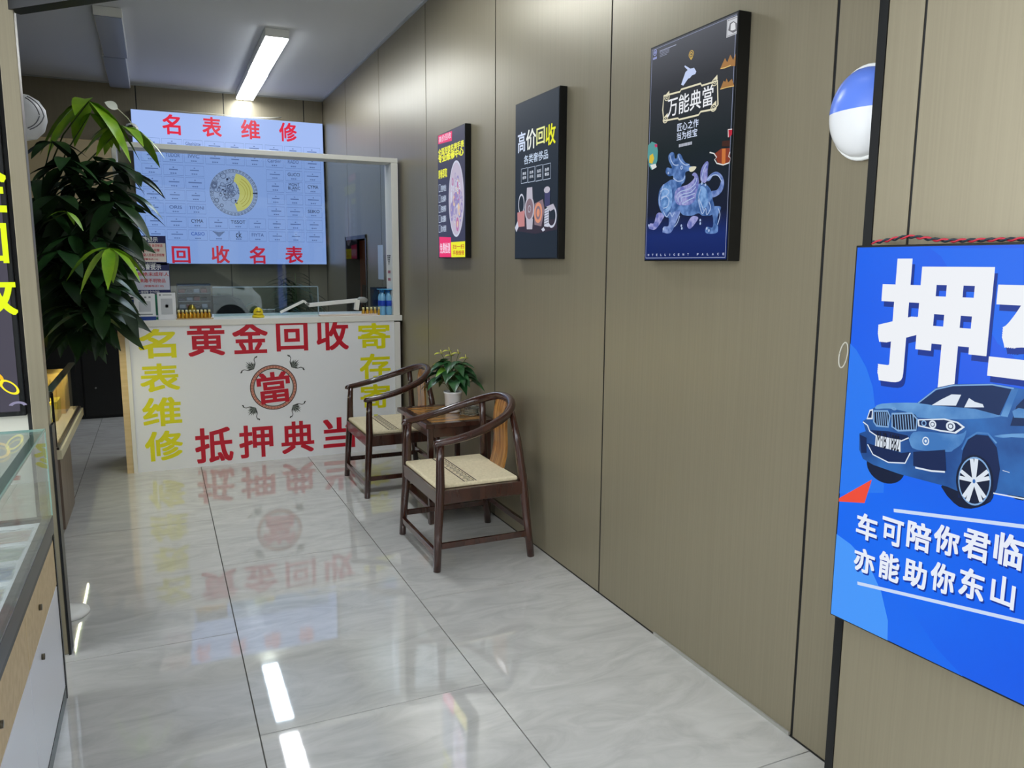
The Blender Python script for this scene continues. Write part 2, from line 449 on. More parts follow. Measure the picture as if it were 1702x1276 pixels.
# ================================================================== CEILING LIGHTS
def ceiling_light(x0, x1, y0, y1, lit, label, power=None):
    t = thing('ceiling_light', ((x0 + x1) / 2, (y0 + y1) / 2, ZC), label, 'ceiling light', 'flat ceiling light panels')
    z0 = 3.2
    MB().box(x0, x1, y0, y1, z0 + .006, ZC - .001).build('housing', M_WHITEP, t, bevel=.004)
    m = mat('lit_diffuser_%s' % (power or LAMP_ON), (255, 255, 255), rough=.5, emit=(244, 250, 255), estr=power or LAMP_ON) if lit else mat('unlit_diffuser', (150, 156, 168), rough=.35)
    MB().box(x0 + .006, x1 - .006, y0 + .006, y1 - .006, z0, z0 + .0055).build('diffuser', m, t)
    return t
ceiling_light(.855, 1.035, 6.5, 7.785, True, 'lit white ceiling panel nearest the chairs, nearer half of the bright strip')
ceiling_light(.86, 1.04, 7.795, 9.02, True, 'lit white ceiling panel above the big screen, far half of the bright strip')
ceiling_light(-.305, -.12, 6.47, 7.69, False, 'unlit grey ceiling panel, nearer half of the switched-off strip')
ceiling_light(-.32, -.135, 7.70, 8.96, False, 'unlit grey ceiling panel touching the back wall')
ceiling_light(.85, 1.03, 3.9, 5.15, True, 'unseen ceiling panel added over the tea table to light the counter', 40)  # out of view, added to keep the counter front lit
ceiling_light(.85, 1.03, 1.2, 2.45, True, 'lit ceiling panel over the entrance', 3.5)
ceiling_light(-.35, -.17, .2, 1.45, True, 'unseen ceiling panel added over the front display case for more light', 4)  # unseen panel, added to brighten the front of the room

# ================================================================== BIG SCREEN
S = Plane((-.15, 8.985, 1.48), (1, 0, 0), (0, 0, 1), (0, -1, 0))
SW, SH = 1.905, 1.533
scr = thing('backlit_sign', (.8, 9.03, 1.48), 'wide pale blue backlit sign with watch logos and red characters on the back wall', 'sign')
MB().box(-.15, -.15 + SW, 8.99, YB - .001, 1.48, 1.48 + SH).build('housing', mat('silver_housing', (150, 155, 165), rough=.4), scr)
SCR = (166, 192, 248)
print_part('lit_face', scr, glow(SCR, .95), lambda mb: rect(mb, S, .004, .004, SW - .004, SH - .004, .001))
c2 = Crop(S, 210, 170, 4.556)
RED = glow((232, 40, 70), .9)
for ch, bx in (('名', (272, 92, 410, 245)), ('表', (575, 112, 720, 262)), ('维', (868, 135, 1012, 280)), ('修', (1157, 155, 1290, 298)),
               ('回', (345, 1090, 485, 1218)), ('收', (645, 1085, 782, 1218)), ('名', (932, 1090, 1052, 1222)), ('表', (1202, 1090, 1338, 1218))):
    print_part('character', scr, RED, lambda mb: text(mb, S, ch, c2.box(*bx), .003, .03))
colsx = [(145, 290), (305, 455), (467, 608), (625, 768), (778, 915), (928, 1055), (1075, 1203), (1218, 1343), (1360, 1483)]
rowsy = [(345, 415), (430, 508), (527, 600), (612, 690), (705, 780), (800, 870), (893, 968), (985, 1058)]
CU = [(c2(a, 915)[0], c2(b, 915)[0]) for a, b in colsx]
RV = [(c2(1400, b)[1], c2(1400, a)[1]) for a, b in rowsy]
names = {(0, 2): 'Glashütte', (1, 1): 'TUDOR', (1, 2): 'IWC', (1, 6): 'Cartier', (1, 7): 'RADO', (2, 7): 'GUCCI', (3, 7): 'MONT|BLANC', (3, 8): 'CYMA',
         (5, 2): 'TITONI', (5, 1): 'ORIS', (5, 8): 'SEIKO', (6, 2): 'CYMA', (6, 4): 'TISSOT', (7, 2): 'CASIO', (7, 4): 'ck', (7, 5): 'FIYTA'}
LOGOINK = glow((88, 108, 160), .9); LOGODK = glow((40, 46, 72), .9); LOGOBL = glow((20, 84, 190), .9)
boxes = MB(); bars = MB()
for r in range(8):
    for c in range(9):
        if 2 <= r <= 5 and 3 <= c <= 5: continue
        a0_, a1_ = CU[c]; b0_, b1_ = RV[r]
        line(boxes, S, [(a0_, b0_), (a1_, b0_), (a1_, b1_), (a0_, b1_)], .0035, .0022, closed=True)
        w = a1_ - a0_; h = b1_ - b0_
        # small second line of print in every box
        for q in range(3): rect(bars, S, a0_ + w * (.34 + .11 * q), b0_ + h * .13, a0_ + w * (.42 + .11 * q), b0_ + h * .24, .0022)
        if (r, c) in names:
            nm = names[(r, c)].split('|')
            for q, s_ in enumerate(nm):
                hh = .30 if len(nm) == 2 else .34
                top = b0_ + h * (.92 - q * .33) if len(nm) == 2 else b0_ + h * .80
                ww = {2: .16, 3: .3, 4: .32, 5: .36, 6: .4}.get(len(s_), .40)
                if s_ == 'ck': hh = .62; top = b0_ + h * .95
                m_ = LOGOBL if s_ == 'CASIO' else (LOGODK if s_ in ('GUCCI', 'MONT', 'BLANC', 'CYMA', 'SEIKO', 'TISSOT', 'ck') else LOGOINK)
                print_part('logo_lettering', scr, m_, lambda mb: text(mb, S, s_, (a0_ + w * (.5 - ww), top - h * hh, a0_ + w * (.5 + ww), top), .0025, .012))
        elif (r, c) == (7, 3):
            def eagle(mb):
                for k in range(5):
                    f = (4 - k) / 4
                    for sg in (-1, 1):
                        x0 = a0_ + w * .5; y = b0_ + h * (.4 + .1 * k)
                        poly(mb, S, [(x0, y), (x0 + sg * w * (.08 + .06 * k), y + h * .06), (x0 + sg * w * (.08 + .06 * k), y + h * .11), (x0, y + h * .05)], .0025)
            print_part('logo_emblem', scr, LOGODK, eagle)
        else:
            ww = rnd.uniform(.2, .36)
            rect(bars, S, a0_ + w * (.5 - ww), b0_ + h * .5, a0_ + w * (.5 + ww), b0_ + h * .6, .0022)
            ell(bars, S, a0_ + w * .5, b0_ + h * .76, .008, .006, .0022, n=8)
boxes.build('logo_boxes', glow((118, 142, 196), .9), scr); bars.build('logo_small_print', glow((112, 134, 186), .9), scr)['kind'] = 'stuff'
# watch movement picture
cc = c2(815, 683); RR = (c2(1000, 683)[0] - c2(635, 683)[0]) / 2
def ringart(mb):
    mb.mi = 0; ell(mb, S, cc[0], cc[1], RR, RR, .002, 48)
    mb.mi = 1
    for k in range(40):
        t = 2 * pi * k / 40; ell(mb, S, cc[0] + RR * .93 * cos(t), cc[1] + RR * .93 * sin(t), RR * .05, RR * .05, .0024, n=8, inner=.5)
    ell(mb, S, cc[0], cc[1], RR * .86, RR * .86, .0024, 48, inner=.98); ell(mb, S, cc[0], cc[1], RR * .99, RR * .99, .0024, 48, inner=.985)
    r2 = random.Random(3)
    for k in range(60):
        t = r2.uniform(0, 2 * pi); q = r2.uniform(.05, .78) * RR; z = r2.uniform(.03, .14) * RR
        ell(mb, S, cc[0] + q * cos(t) - RR * .12, cc[1] + q * sin(t), z, z, .0024 + k * 2e-5, n=12, inner=r2.choice([.6, .75, .85]))
    mb.mi = 2
    # golden crescent
    P = [];
    for k in range(17):
        t = -1.45 + 2.9 * k / 16; P.append((cc[0] + RR * (.02 + .78 * cos(t)), cc[1] + RR * .82 * sin(t)))
    for k in range(9):
        t = 1.2 - 2.4 * k / 8; P.append((cc[0] + RR * (-.12 + .35 * cos(t)), cc[1] + RR * .52 * sin(t)))
    poly(mb, S, P, .0045)
    mb.mi = 3
    for q in (.68, .56, .45): ell(mb, S, cc[0] + RR * .02, cc[1], RR * q, RR * q, .0049, 24, inner=.96, t0=-1.1, t1=1.1)
    mb.mi = 4
    for x, y, z in ((-.25, .55, .05), (-.45, .1, .04), (-.35, .05, .03), (-.55, -.05, .03), (.05, -.35, .04), (.1, -.45, .03), (-.4, -.1, .03), (-.6, .2, .03)):
        ell(mb, S, cc[0] + RR * x, cc[1] + RR * y, RR * z, RR * z, .0052, n=10)
    line(mb, S, [(cc[0] + RR * x, cc[1] + RR * y) for x, y in ((-.6, .28), (-.4, .24), (-.2, .3), (-.02, .42), (0, .55))], RR * .02, .0052)
    rect(mb, S, cc[0] + RR * .78, cc[1] - RR * .03, cc[0] + RR * .98, cc[1] + RR * .02, .0052)
mb = MB(); ringart(mb)
mb.build('watch_picture', [glow((176, 192, 226), .9), glow((112, 124, 156), .9), glow((232, 222, 120), .95), glow((200, 180, 70), .9), glow((50, 54, 80), .9)], scr)
# loose cable lying over the top edge of the sign
cb = MB(); cb.tube([(.12, 9.01, 3.025), (.3, 9.0, 3.03), (.42, 9.0, 3.022), (.6, 9.0, 3.03), (.85, 9.0, 3.022), (.98, 9.0, 3.035)], .004, 6)
cb.tube([(1.02, 9.0, 3.02), (1.2, 9.0, 3.03), (1.32, 9.01, 3.05)], .008, 6)
cb.tube([(.92, 9.04, 3.02), (.90, 9.05, 3.10), (.88, 9.06, 3.19)], .003, 6)
tag(cb.build('power_cable', mat('white_cable', (190, 186, 170), rough=.5), loc=(.6, 9.0, 3.02), smooth=True), 'thin pale cable lying along the top of the big blue sign', 'cable')

# ================================================================== WALL POSTERS (right wall)
def wall_poster(name, y_far, y_near, z0, z1, X, label, edge=M_BLACKM, zt_near=None):
    t = thing(name, (WX, (y_far + y_near) / 2, z0), label, 'light box', 'light boxes in a row along the panelled wall')
    MB().box(X, WX - .0005, y_near, y_far, z0, z1).build('frame', edge, t, bevel=.002)
    P = Plane((X - .0005, y_far, z0), (0, -1, 0), (0, 0, 1), (-1, 0, 0))
    P.lim = (.005, .005, y_far - y_near - .005, z1 - z0 - .005)
    return t, P, y_far - y_near, z1 - z0
# --- poster 3 (nearest, winged beast)
t3, P3, w3, h3 = wall_poster('poster_light_box', 2.583, 2.092, 1.513, 2.298, 1.727, 'black backlit poster of a blue winged beast, nearest the corner of the three')
DK3 = mat('beast_poster_film', (6, 7, 9), rough=.3, spec=.3, emit=(44, 46, 52), estr=.9)
nt = DK3.node_tree; tc = nt.nodes.new('ShaderNodeTexCoord'); sp = nt.nodes.new('ShaderNodeSeparateXYZ'); cr = nt.nodes.new('ShaderNodeValToRGB')
mr = nt.nodes.new('ShaderNodeMapRange'); mr.inputs[1].default_value = 0; mr.inputs[2].default_value = .78
nt.links.new(tc.outputs['Object'], sp.inputs[0]); nt.links.new(sp.outputs[2], mr.inputs[0]); nt.links.new(mr.outputs[0], cr.inputs[0])
e = cr.color_ramp.elements; e[0].position = 0; e[0].color = lin((16, 34, 96)); e[1].position = 1; e[1].color = lin((84, 86, 94))
k = e.new(.12); k.color = lin((24, 44, 110)); k = e.new(.22); k.color = lin((22, 28, 50)); k = e.new(.5); k.color = lin((26, 36, 40)); k = e.new(.8); k.color = lin((52, 54, 60))
nt.links.new(cr.outputs[0], nt.nodes['Principled BSDF'].inputs['Emission Color'])
print_part('lit_face', t3, DK3, lambda mb: rect(mb, P3, .006, .006, w3 - .006, h3 - .006, .0006))
A = Crop(P3, 1050, 10, 5.55); B = Crop(P3, 1050, 220, 5.55)
def P(crop, pts): return [crop(x, y) for x, y in pts]
WHT = glow((238, 240, 244), .95); LILAC = glow((150, 158, 210), .9); GOLD = glow((214, 180, 90), .85)
print_part('border_line', t3, glow((170, 180, 214), .8), lambda mb: line(mb, P3, [(.012, .012), (w3 - .012, .012), (w3 - .012, h3 - .012), (.012, h3 - .012)], .0022, .001, closed=True))
print_part('lettering', t3, WHT, lambda mb: text(mb, P3, '万能典當', A.row((335, 835, 1010), (755, 745, 930)), .002, .012), 'white cursive title')
def frame3(mb):
    pts = P(A, [(300, 830), (450, 790), (460, 770), (640, 715), (650, 735), (795, 690), (800, 910), (770, 950), (640, 975), (620, 1005), (440, 1048), (430, 1035), (300, 1060), (290, 960)])
    line(mb, P3, pts, .006, .002, closed=True)
    for x, y in ((330, 845), (770, 705), (760, 940), (315, 1050)):
        c = A(x, y); ell(mb, P3, c[0], c[1], .016, .012, .0022, 14, inner=.75); ell(mb, P3, c[0], c[1], .007, .006, .0022, 10, inner=.6)
        poly(mb, P3, [(c[0] - .014, c[1] + .008), (c[0] + .014, c[1] + .008), (c[0] + .012, c[1] + .022)], .0021)
print_part('title_frame', t3, glow((232, 226, 196), .9), frame3)
print_part('lettering', t3, glow((214, 226, 250), .95), lambda mb: (text(mb, P3, '匠心之作', A.row((425, 1080, 1155), (620, 1040, 1118)), .002, .014), text(mb, P3, '当为桂宝', A.row((420, 1165, 1240), (608, 1130, 1205)), .002, .014)))
print_part('small_print', t3, glow((190, 196, 210), .85), lambda mb: [rect(mb, P3, a, A(500, 1290)[1], a + .007, A(500, 1262)[1], .002) for a in [A(440, 1262)[0] + .0085 * k for k in range(9)]])
def gatehand(mb):
    poly(mb, P3, P(A, [(460, 725), (500, 610), (520, 590), (490, 560), (495, 548), (545, 578), (580, 570), (600, 605), (590, 628), (560, 640), (540, 665), (525, 670), (480, 735)]), .002)
print_part('white_figure', t3, glow((196, 210, 244), .95), gatehand)
c = A(553, 445); print_part('gold_medallion', t3, GOLD, lambda mb: (ell(mb, P3, c[0], c[1], .014, .013, .002, 20, inner=.8), ell(mb, P3, c[0], c[1], .009, .008, .002, 6, inner=.5), poly(mb, P3, P(A, [(535, 475), (570, 470), (552, 500)]), .002)))
c = A(220, 430); print_part('round_logo', t3, LILAC, lambda mb: (ell(mb, P3, c[0], c[1], .012, .012, .002, 18, inner=.7), ell(mb, P3, c[0], c[1], .006, .006, .002, 6), rect(mb, P3, c[0] - .012, c[1] - .024, c[0] + .012, c[1] - .016, .002)))
def bars3(mb):
    for k, (x1, wd_) in enumerate(((415, .003), (352, .0015), (350, .0015), (350, .0015), (330, .0015))):
        y = 418 + k * 13; line(mb, P3, P(A, [(262, y), (x1, y - (x1 - 262) * .4)]), wd_, .002)
print_part('small_print', t3, glow((170, 176, 200), .8), bars3)
print_part('picture_square', t3, glow((206, 208, 214), .9), lambda mb: poly(mb, P3, P(A, [(884, 128), (998, 82), (990, 250), (878, 294)]), .002))
print_part('picture_house', t3, glow((112, 112, 118), .9), lambda mb: (line(mb, P3, P(A, [(892, 138), (990, 98), (984, 244), (886, 282)]), .002, .0026, closed=True), poly(mb, P3, P(A, [(895, 225), (912, 160), (945, 140), (978, 160), (985, 225), (940, 248)]), .0026)))
print_part('picture_tower', t3, glow((226, 228, 232), .9), lambda mb: poly(mb, P3, P(A, [(918, 225), (922, 168), (945, 150), (962, 160), (965, 215), (940, 226)]), .003))
def mount(mb):
    poly(mb, P3, P(A, [(818, 585), (865, 480), (885, 520), (915, 448), (940, 500), (985, 430), (983, 545), (900, 555)]), .002)
    poly(mb, P3, P(A, [(820, 770), (852, 690), (868, 700), (880, 668), (895, 705), (928, 672), (950, 738)]), .002)
print_part('golden_mountains', t3, glow((172, 124, 70), .85), mount)
print_part('mountain_light', t3, glow((232, 196, 120), .9), lambda mb: (line(mb, P3, P(A, [(826, 578), (860, 572), (920, 548)]), .003, .0025), line(mb, P3, P(A, [(822, 768), (885, 750), (948, 738)]), .0025, .0025)))
# winged beast, flat picture
bst = MB()
def smooth_pts(pts, closed=True, n=4):
    out = []; m = len(pts)
    for k in range(m if closed else m - 1):
        g_ = (lambda i: pts[i % m]) if closed else (lambda i: pts[min(max(i, 0), m - 1)])
        p0, p1, p2, p3 = [Vector(g_(k + q)) for q in (-1, 0, 1, 2)]
        for q in range(n):
            u = q / n; v_ = .5 * ((2 * p1) + (p2 - p0) * u + (2 * p0 - 5 * p1 + 4 * p2 - p3) * u * u + (3 * p1 - p0 - 3 * p2 + p3) * u ** 3); out.append((v_.x, v_.y))
    if not closed: out.append(tuple(pts[-1]))
    return out
def bp(i, pts, d): bst.mi = i; poly(bst, P3, P(B, smooth_pts(pts)), d)
def bl(i, pts, w, d): bst.mi = i; line(bst, P3, P(B, smooth_pts(pts, False)), w, d)
bp(1, [(240, 745), (210, 835), (175, 840), (160, 870), (170, 890), (225, 892), (290, 800), (305, 755)], .002)
bp(1, [(560, 775), (515, 850), (545, 888), (618, 790)], .002)
bp(0, [(735, 545), (790, 530), (820, 480), (825, 430), (800, 395), (762, 390), (722, 445), (690, 440), (740, 380), (790, 363), (838, 400), (856, 470), (840, 535), (800, 580), (740, 600)], .002)
bp(1, [(640, 440), (645, 340), (690, 270), (712, 280), (705, 345), (702, 425), (680, 465)], .002)
bp(2, [(730, 690), (755, 790), (750, 875), (700, 870), (682, 905), (700, 932), (785, 928), (802, 880), (795, 780), (828, 690), (770, 680)], .0022)
bp(2, [(380, 435), (330, 460), (280, 500), (255, 560), (250, 640), (265, 705), (300, 765), (345, 788), (395, 770), (440, 725), (480, 762), (560, 768), (620, 745), (660, 768), (740, 762), (768, 700), (748, 600), (738, 540), (705, 492), (650, 468), (610, 490), (560, 560), (480, 560), (460, 500), (470, 460)], .0024)
bp(0, [(350, 775), (345, 860), (300, 870), (290, 915), (300, 925), (365, 925), (420, 815), (455, 715), (380, 740)], .0026)
bp(2, [(345, 215), (350, 265), (378, 330), (330, 325), (320, 372), (350, 405), (385, 400), (400, 445), (470, 475), (500, 430), (500, 372), (530, 355), (545, 360), (560, 315), (545, 312), (530, 290), (505, 280), (480, 250), (460, 205), (432, 200), (420, 240), (402, 235), (395, 190), (370, 185)], .0028)
bp(4, [(535, 330), (560, 315), (602, 318), (578, 355), (545, 362)], .003)
bp(5, [(300, 500), (350, 480), (380, 560), (370, 680), (330, 740), (290, 690), (275, 590)], .0029)
bp(5, [(640, 500), (690, 520), (710, 600), (700, 680), (650, 700), (625, 620)], .0029)
bp(1, [(430, 665), (402, 610), (408, 550), (440, 510), (520, 482), (570, 440), (585, 410), (562, 392), (585, 370), (612, 390), (625, 440), (622, 500), (600, 570), (590, 625), (540, 668), (480, 672)], .0032)
for pts in ([(430, 640), (425, 580), (460, 545), (540, 520), (595, 470), (608, 420)], [(445, 655), (440, 600), (480, 570), (555, 550), (600, 500)], [(465, 640), (470, 600), (530, 585), (590, 560)], [(470, 660), (530, 625), (585, 600)],
            [(270, 545), (310, 520), (350, 540), (330, 580), (280, 600)], [(275, 620), (320, 590), (350, 620), (340, 680), (300, 700)], [(300, 730), (330, 780), (360, 740), (380, 775), (400, 740)],
            [(620, 620), (640, 700), (660, 750), (690, 700), (700, 760), (735, 700), (720, 640)], [(645, 520), (625, 600), (650, 660), (670, 720)], [(360, 210), (372, 260), (400, 300), (440, 300)], [(435, 210), (455, 260), (500, 300), (540, 295)], [(700, 440), (760, 395), (805, 400), (838, 450)], [(650, 440), (670, 350), (700, 290)],
            [(450, 770), (430, 830), (400, 870)], [(805, 700), (822, 760), (800, 850)], [(390, 420), (430, 450), (480, 440), (500, 400)], [(300, 480), (285, 530), (262, 600), (268, 680)]):
    bl(3, pts, .0035, .0036)
bst.mi = 3; c = B(468, 325); ell(bst, P3, c[0], c[1], .0075, .007, .0038, 14, inner=.5)
for q in ((165, 858), (300, 890), (465, 860), (470, 885), (640, 810), (640, 840), (700, 885), (720, 905), (345, 375), (655, 470), (688, 484)):
    c = B(*q); ell(bst, P3, c[0], c[1], .0045, .005, .0038, 8)
bst.build('winged_beast_picture', [glow2((80, 108, 170), (140, 160, 214), 40), glow2((96, 106, 176), (158, 160, 212), 50), glow2((48, 84, 142), (104, 140, 200), 36), glow((176, 196, 232), .9), glow((226, 222, 196), .9), glow2((70, 116, 176), (128, 168, 220), 50)], t3)
side = MB()
def sp_(i, crop, pts, d=.002): side.mi = i; poly(side, P3, P(crop, pts), d)
sp_(0, B, [(155, 120), (190, 85), (235, 105), (245, 170), (240, 260), (215, 330), (185, 345), (165, 310), (150, 230)])
sp_(1, B, [(170, 215), (200, 195), (212, 240), (195, 290), (165, 280)], .0024)
sp_(2, B, [(215, 110), (240, 108), (240, 135), (220, 138)], .0024)
sp_(3, B, [(175, 300), (225, 290), (235, 320), (195, 345)], .0024)
OM = [glow((90, 160, 160), .85), glow((220, 190, 60), .9), glow((200, 60, 110), .85), glow((226, 228, 226), .9), glow((70, 40, 30), .8), glow((140, 60, 40), .85), glow((206, 120, 60), .9), glow((190, 40, 60), .9)]
side.build('vase_picture', OM, t3); side = MB()
sp_(4, B, [(835, 130), (840, 80), (912, 72), (912, 130)]); sp_(5, B, [(765, 200), (830, 150), (910, 145), (912, 270), (850, 300), (800, 290)])
sp_(6, B, [(838, 150), (872, 148), (868, 300), (835, 300)], .0024)
side.mi = 3; line(side, P3, P(B, [(725, 185), (765, 195), (790, 230), (770, 250), (790, 285), (850, 300), (905, 280), (925, 240), (900, 220), (912, 180)]), .004, .0028)
side.build('bucket_picture', OM, t3); side = MB()
sp_(7, A, [(893, 1135), (935, 1130), (930, 1185), (900, 1215)]); side.mi = 3; line(side, P3, P(A, [(935, 1135), (895, 1140), (897, 1210)]), .0035, .0028)
side.build('red_flag_picture', OM, t3)
def foot3(mb):
    s_ = 'INTELLIGENT PALACE'; a0_ = B(122, 1120)[0]; a1_ = B(850, 1135)[0]; n = len(s_)
    for k, ch in enumerate(s_):
        if ch == ' ': continue
        a = a0_ + (a1_ - a0_) * k / (n - 1); w_ = .002 if ch == 'I' else .0085
        text(mb, P3, ch, (a - w_ / 2, B(480, 1136)[1], a + w_ / 2, B(480, 1116)[1]), .002, .02)
print_part('lettering', t3, glow((210, 220, 250), .9), foot3)

# --- poster 2 (middle)
t2, P2, w2, h2 = wall_poster('poster_light_box', 3.822, 3.329, 1.524, 2.312, 1.738, 'dark backlit poster with watches and white and yellow characters, middle of the three')
print_part('lit_face', t2, glow((36, 46, 58), .85), lambda mb: rect(mb, P2, .006, .006, w2 - .006, h2 - .006, .0006))
D = Crop(P2, 840, 130, 3.983)
for ch, bx, cl in (('高', (85, 355, 135, 490), (214, 226, 248)), ('价', (140, 335, 205, 470), (238, 242, 236)), ('回', (208, 325, 263, 437), (238, 240, 160)), ('收', (270, 300, 335, 440), (238, 238, 30))):
    print_part('character', t2, glow(cl, .95), lambda mb: text(mb, P2, ch, D.box(*bx), .002, .02))
print_part('lettering', t2, glow((206, 222, 244), .9), lambda mb: text(mb, P2, '各类奢侈品', D.row((125, 505, 570), (285, 475, 535)), .002, .012))
def p2box(mb):
    for x0, y0, x1, y1 in ((107, 597, 148, 693), (153, 588, 196, 685), (203, 577, 247, 677), (253, 567, 301, 668)):
        b = D.box(x0, y0, x1, y1); line(mb, P2, [(b[0], b[1]), (b[2], b[1]), (b[2], b[3]), (b[0], b[3])], .003, .002, closed=True)
print_part('boxed_outlines', t2, glow((200, 214, 236), .85), p2box)
def p2txt(mb):
    for s_, x0, y0, x1, y1 in (('黄金|首饰', 116, 620, 140, 668), ('名表|名包', 162, 612, 187, 660), ('钻石|珠宝', 212, 602, 238, 655), ('各类|奢品', 263, 592, 291, 645)):
        b = D.box(x0, y0, x1, y1); m = (b[1] + b[3]) / 2; q = s_.split('|')
        text(mb, P2, q[0], (b[0], m + .003, b[2], b[3]), .002, .015); text(mb, P2, q[1], (b[0], b[1], b[2], m - .003), .002, .015)
print_part('lettering', t2, glow((222, 230, 244), .9), p2txt)
pic = MB()
def dp(i, pts, d=.002): pic.mi = i; poly(pic, P2, P(D, pts), d)
def de(i, x, y, rx, ry, d=.0024, inner=0):
    pic.mi = i; c = D(x, y); a = D(x + rx, y)[0] - c[0]; b = c[1] - D(x, y + ry)[1]; ell(pic, P2, c[0], c[1], a, b, d, 28, inner=inner)
dp(5, [(70, 1010), (90, 960), (340, 930), (345, 1000), (200, 1030)], .0014)
de(0, 108, 835, 20, 70, .002, .82); dp(1, [(82, 890), (130, 875), (130, 980), (84, 985)], .0026); dp(0, [(66, 990), (84, 945), (90, 985), (76, 1018)], .0028)
dp(2, [(145, 725), (180, 720), (183, 800), (142, 800)]); dp(2, [(140, 930), (185, 930), (180, 1000), (144, 1000)])
de(2, 162, 865, 32, 85, .0024); de(3, 162, 865, 25, 68, .0026); de(2, 162, 865, 10, 25, .0028, .7)
dp(3, [(195, 830), (250, 800), (262, 870), (240, 980), (195, 970), (190, 890)]); de(4, 220, 890, 27, 68, .0026); de(3, 220, 890, 17, 45, .0028, .6)
dp(6, [(262, 745), (298, 740), (296, 850), (262, 850)]); de(2, 278, 738, 20, 22, .0026); de(0, 310, 915, 32, 75, .0026, .8); dp(0, [(262, 870), (290, 850), (290, 985), (260, 980)], .0026)
dp(0, [(240, 1000), (255, 985), (265, 1005), (250, 1015)]); dp(2, [(275, 850), (320, 830), (335, 860), (300, 880)], .0028)
for k in range(6): pic.mi = 7; line(pic, P2, P(D, [(262, 880 + 17 * k), (288, 868 + 17 * k)]), .003, .003)
pic.mi = 7
for a in range(12):
    t = a * pi / 6; c = D(162, 865); line(pic, P2, [(c[0] + .010 * cos(t), c[1] + .030 * sin(t) * .6), (c[0] + .014 * cos(t), c[1] + .044 * sin(t) * .6)], .0012, .003)
pic.build('watch_and_ring_picture', [glow((206, 210, 226), .9), glow((206, 140, 140), .85), glow((190, 186, 200), .9), glow((140, 118, 128), .85), glow((224, 150, 120), .9), glow((60, 52, 66), .8), glow((70, 70, 110), .85), glow((66, 62, 84), .85)], t2)

# --- poster 1 (far)
t1, P1, w1, h1 = wall_poster('poster_light_box', 5.066, 4.553, 1.535, 2.334, 1.739, 'backlit watch repair poster with yellow and pink blocks, farthest of the three')
print_part('lit_face', t1, glow((62, 62, 84), .9), lambda mb: rect(mb, P1, .006, .006, w1 - .006, h1 - .006, .0006))
E1 = Crop(P1, 710, 190, 4.911)
MAG = glow((236, 50, 110), .95); YEL = glow((240, 240, 30), .95)
print_part('pink_block', t1, MAG, lambda mb: poly(mb, P1, P(E1, [(92, 175), (205, 135), (203, 215), (92, 245)]), .0014))
print_part('pink_block', t1, MAG, lambda mb: poly(mb, P1, P(E1, [(100, 1000), (195, 1003), (200, 1165), (102, 1165)]), .0014))
print_part('yellow_block', t1, YEL, lambda mb: poly(mb, P1, P(E1, [(196, 1043), (312, 1035), (312, 1166), (200, 1166)]), .0016))
print_part('lettering', t1, glow((246, 210, 230), .95), lambda mb: (text(mb, P1, '高价回收', E1.row((98, 180, 230), (198, 145, 200)), .0024, .02), text(mb, P1, '免费检测', E1.row((108, 1050, 1130), (190, 1045, 1140)), .0024, .03)))
print_part('lettering', t1, glow((244, 244, 60), .98), lambda mb: (text(mb, P1, '全国连锁名牌手表', E1.row((93, 280, 335), (303, 210, 275)), .0024, .035), text(mb, P1, '专业维修中心', E1.row((93, 330, 392), (300, 270, 345)), .0024, .05), text(mb, P1, '即修即取', E1.row((95, 450, 525), (165, 440, 518)), .0024, .03)))
def p1list(mb):
    for s_, y in (('更换电池', 602), ('洗油保养', 688), ('更换表带', 770), ('抛光翻新', 852), ('防水检测', 932)):
        b = E1.row((98, y - 28, y + 30), (112, y - 28, y + 30)); line(mb, P1, [(b[0], b[1]), (b[2], b[1]), (b[2], b[3]), (b[0], b[3])], .004, .0024, closed=True)
        text(mb, P1, s_, E1.row((117, y - 26, y + 28), (157, y - 26, y + 26)), .0024, .02)
print_part('lettering', t1, glow((200, 214, 236), .9), p1list)
print_part('lettering', t1, glow((196, 50, 40), .9), lambda mb: (text(mb, P1, '扫一扫', E1.row((212, 1062, 1098), (305, 1060, 1095)), .0026, .02), text(mb, P1, '手表维修', E1.row((212, 1110, 1150), (305, 1108, 1150)), .0026, .02)))
c = E1(240, 690); ra = E1(303, 690)[0] - c[0]; rb = (E1(240, 380)[1] - E1(240, 1005)[1]) / 2
dial = MB(); dial.mi = 0; ell(dial, P1, c[0], c[1], ra, rb, .002, 40); r2 = random.Random(9)
for k in range(70):
    t = r2.uniform(0, 2 * pi); q = r2.uniform(.0, .9); z = r2.uniform(.06, .2)
    dial.mi = r2.choice([1, 2, 3, 1, 4]); ell(dial, P1, c[0] + ra * q * cos(t) * .85, c[1] + rb * q * sin(t) * .85, ra * z, rb * z, .0022 + k * 1e-5, 12, inner=r2.choice([.5, .7, 0]))
dial.mi = 4; ell(dial, P1, c[0], c[1], ra, rb, .0032, 40, inner=.95)
dial.build('watch_movement_picture', [glow((196, 186, 206), .9), glow((150, 140, 190), .9), glow((226, 196, 170), .9), glow((190, 120, 170), .85), glow((210, 214, 232), .9)], t1)

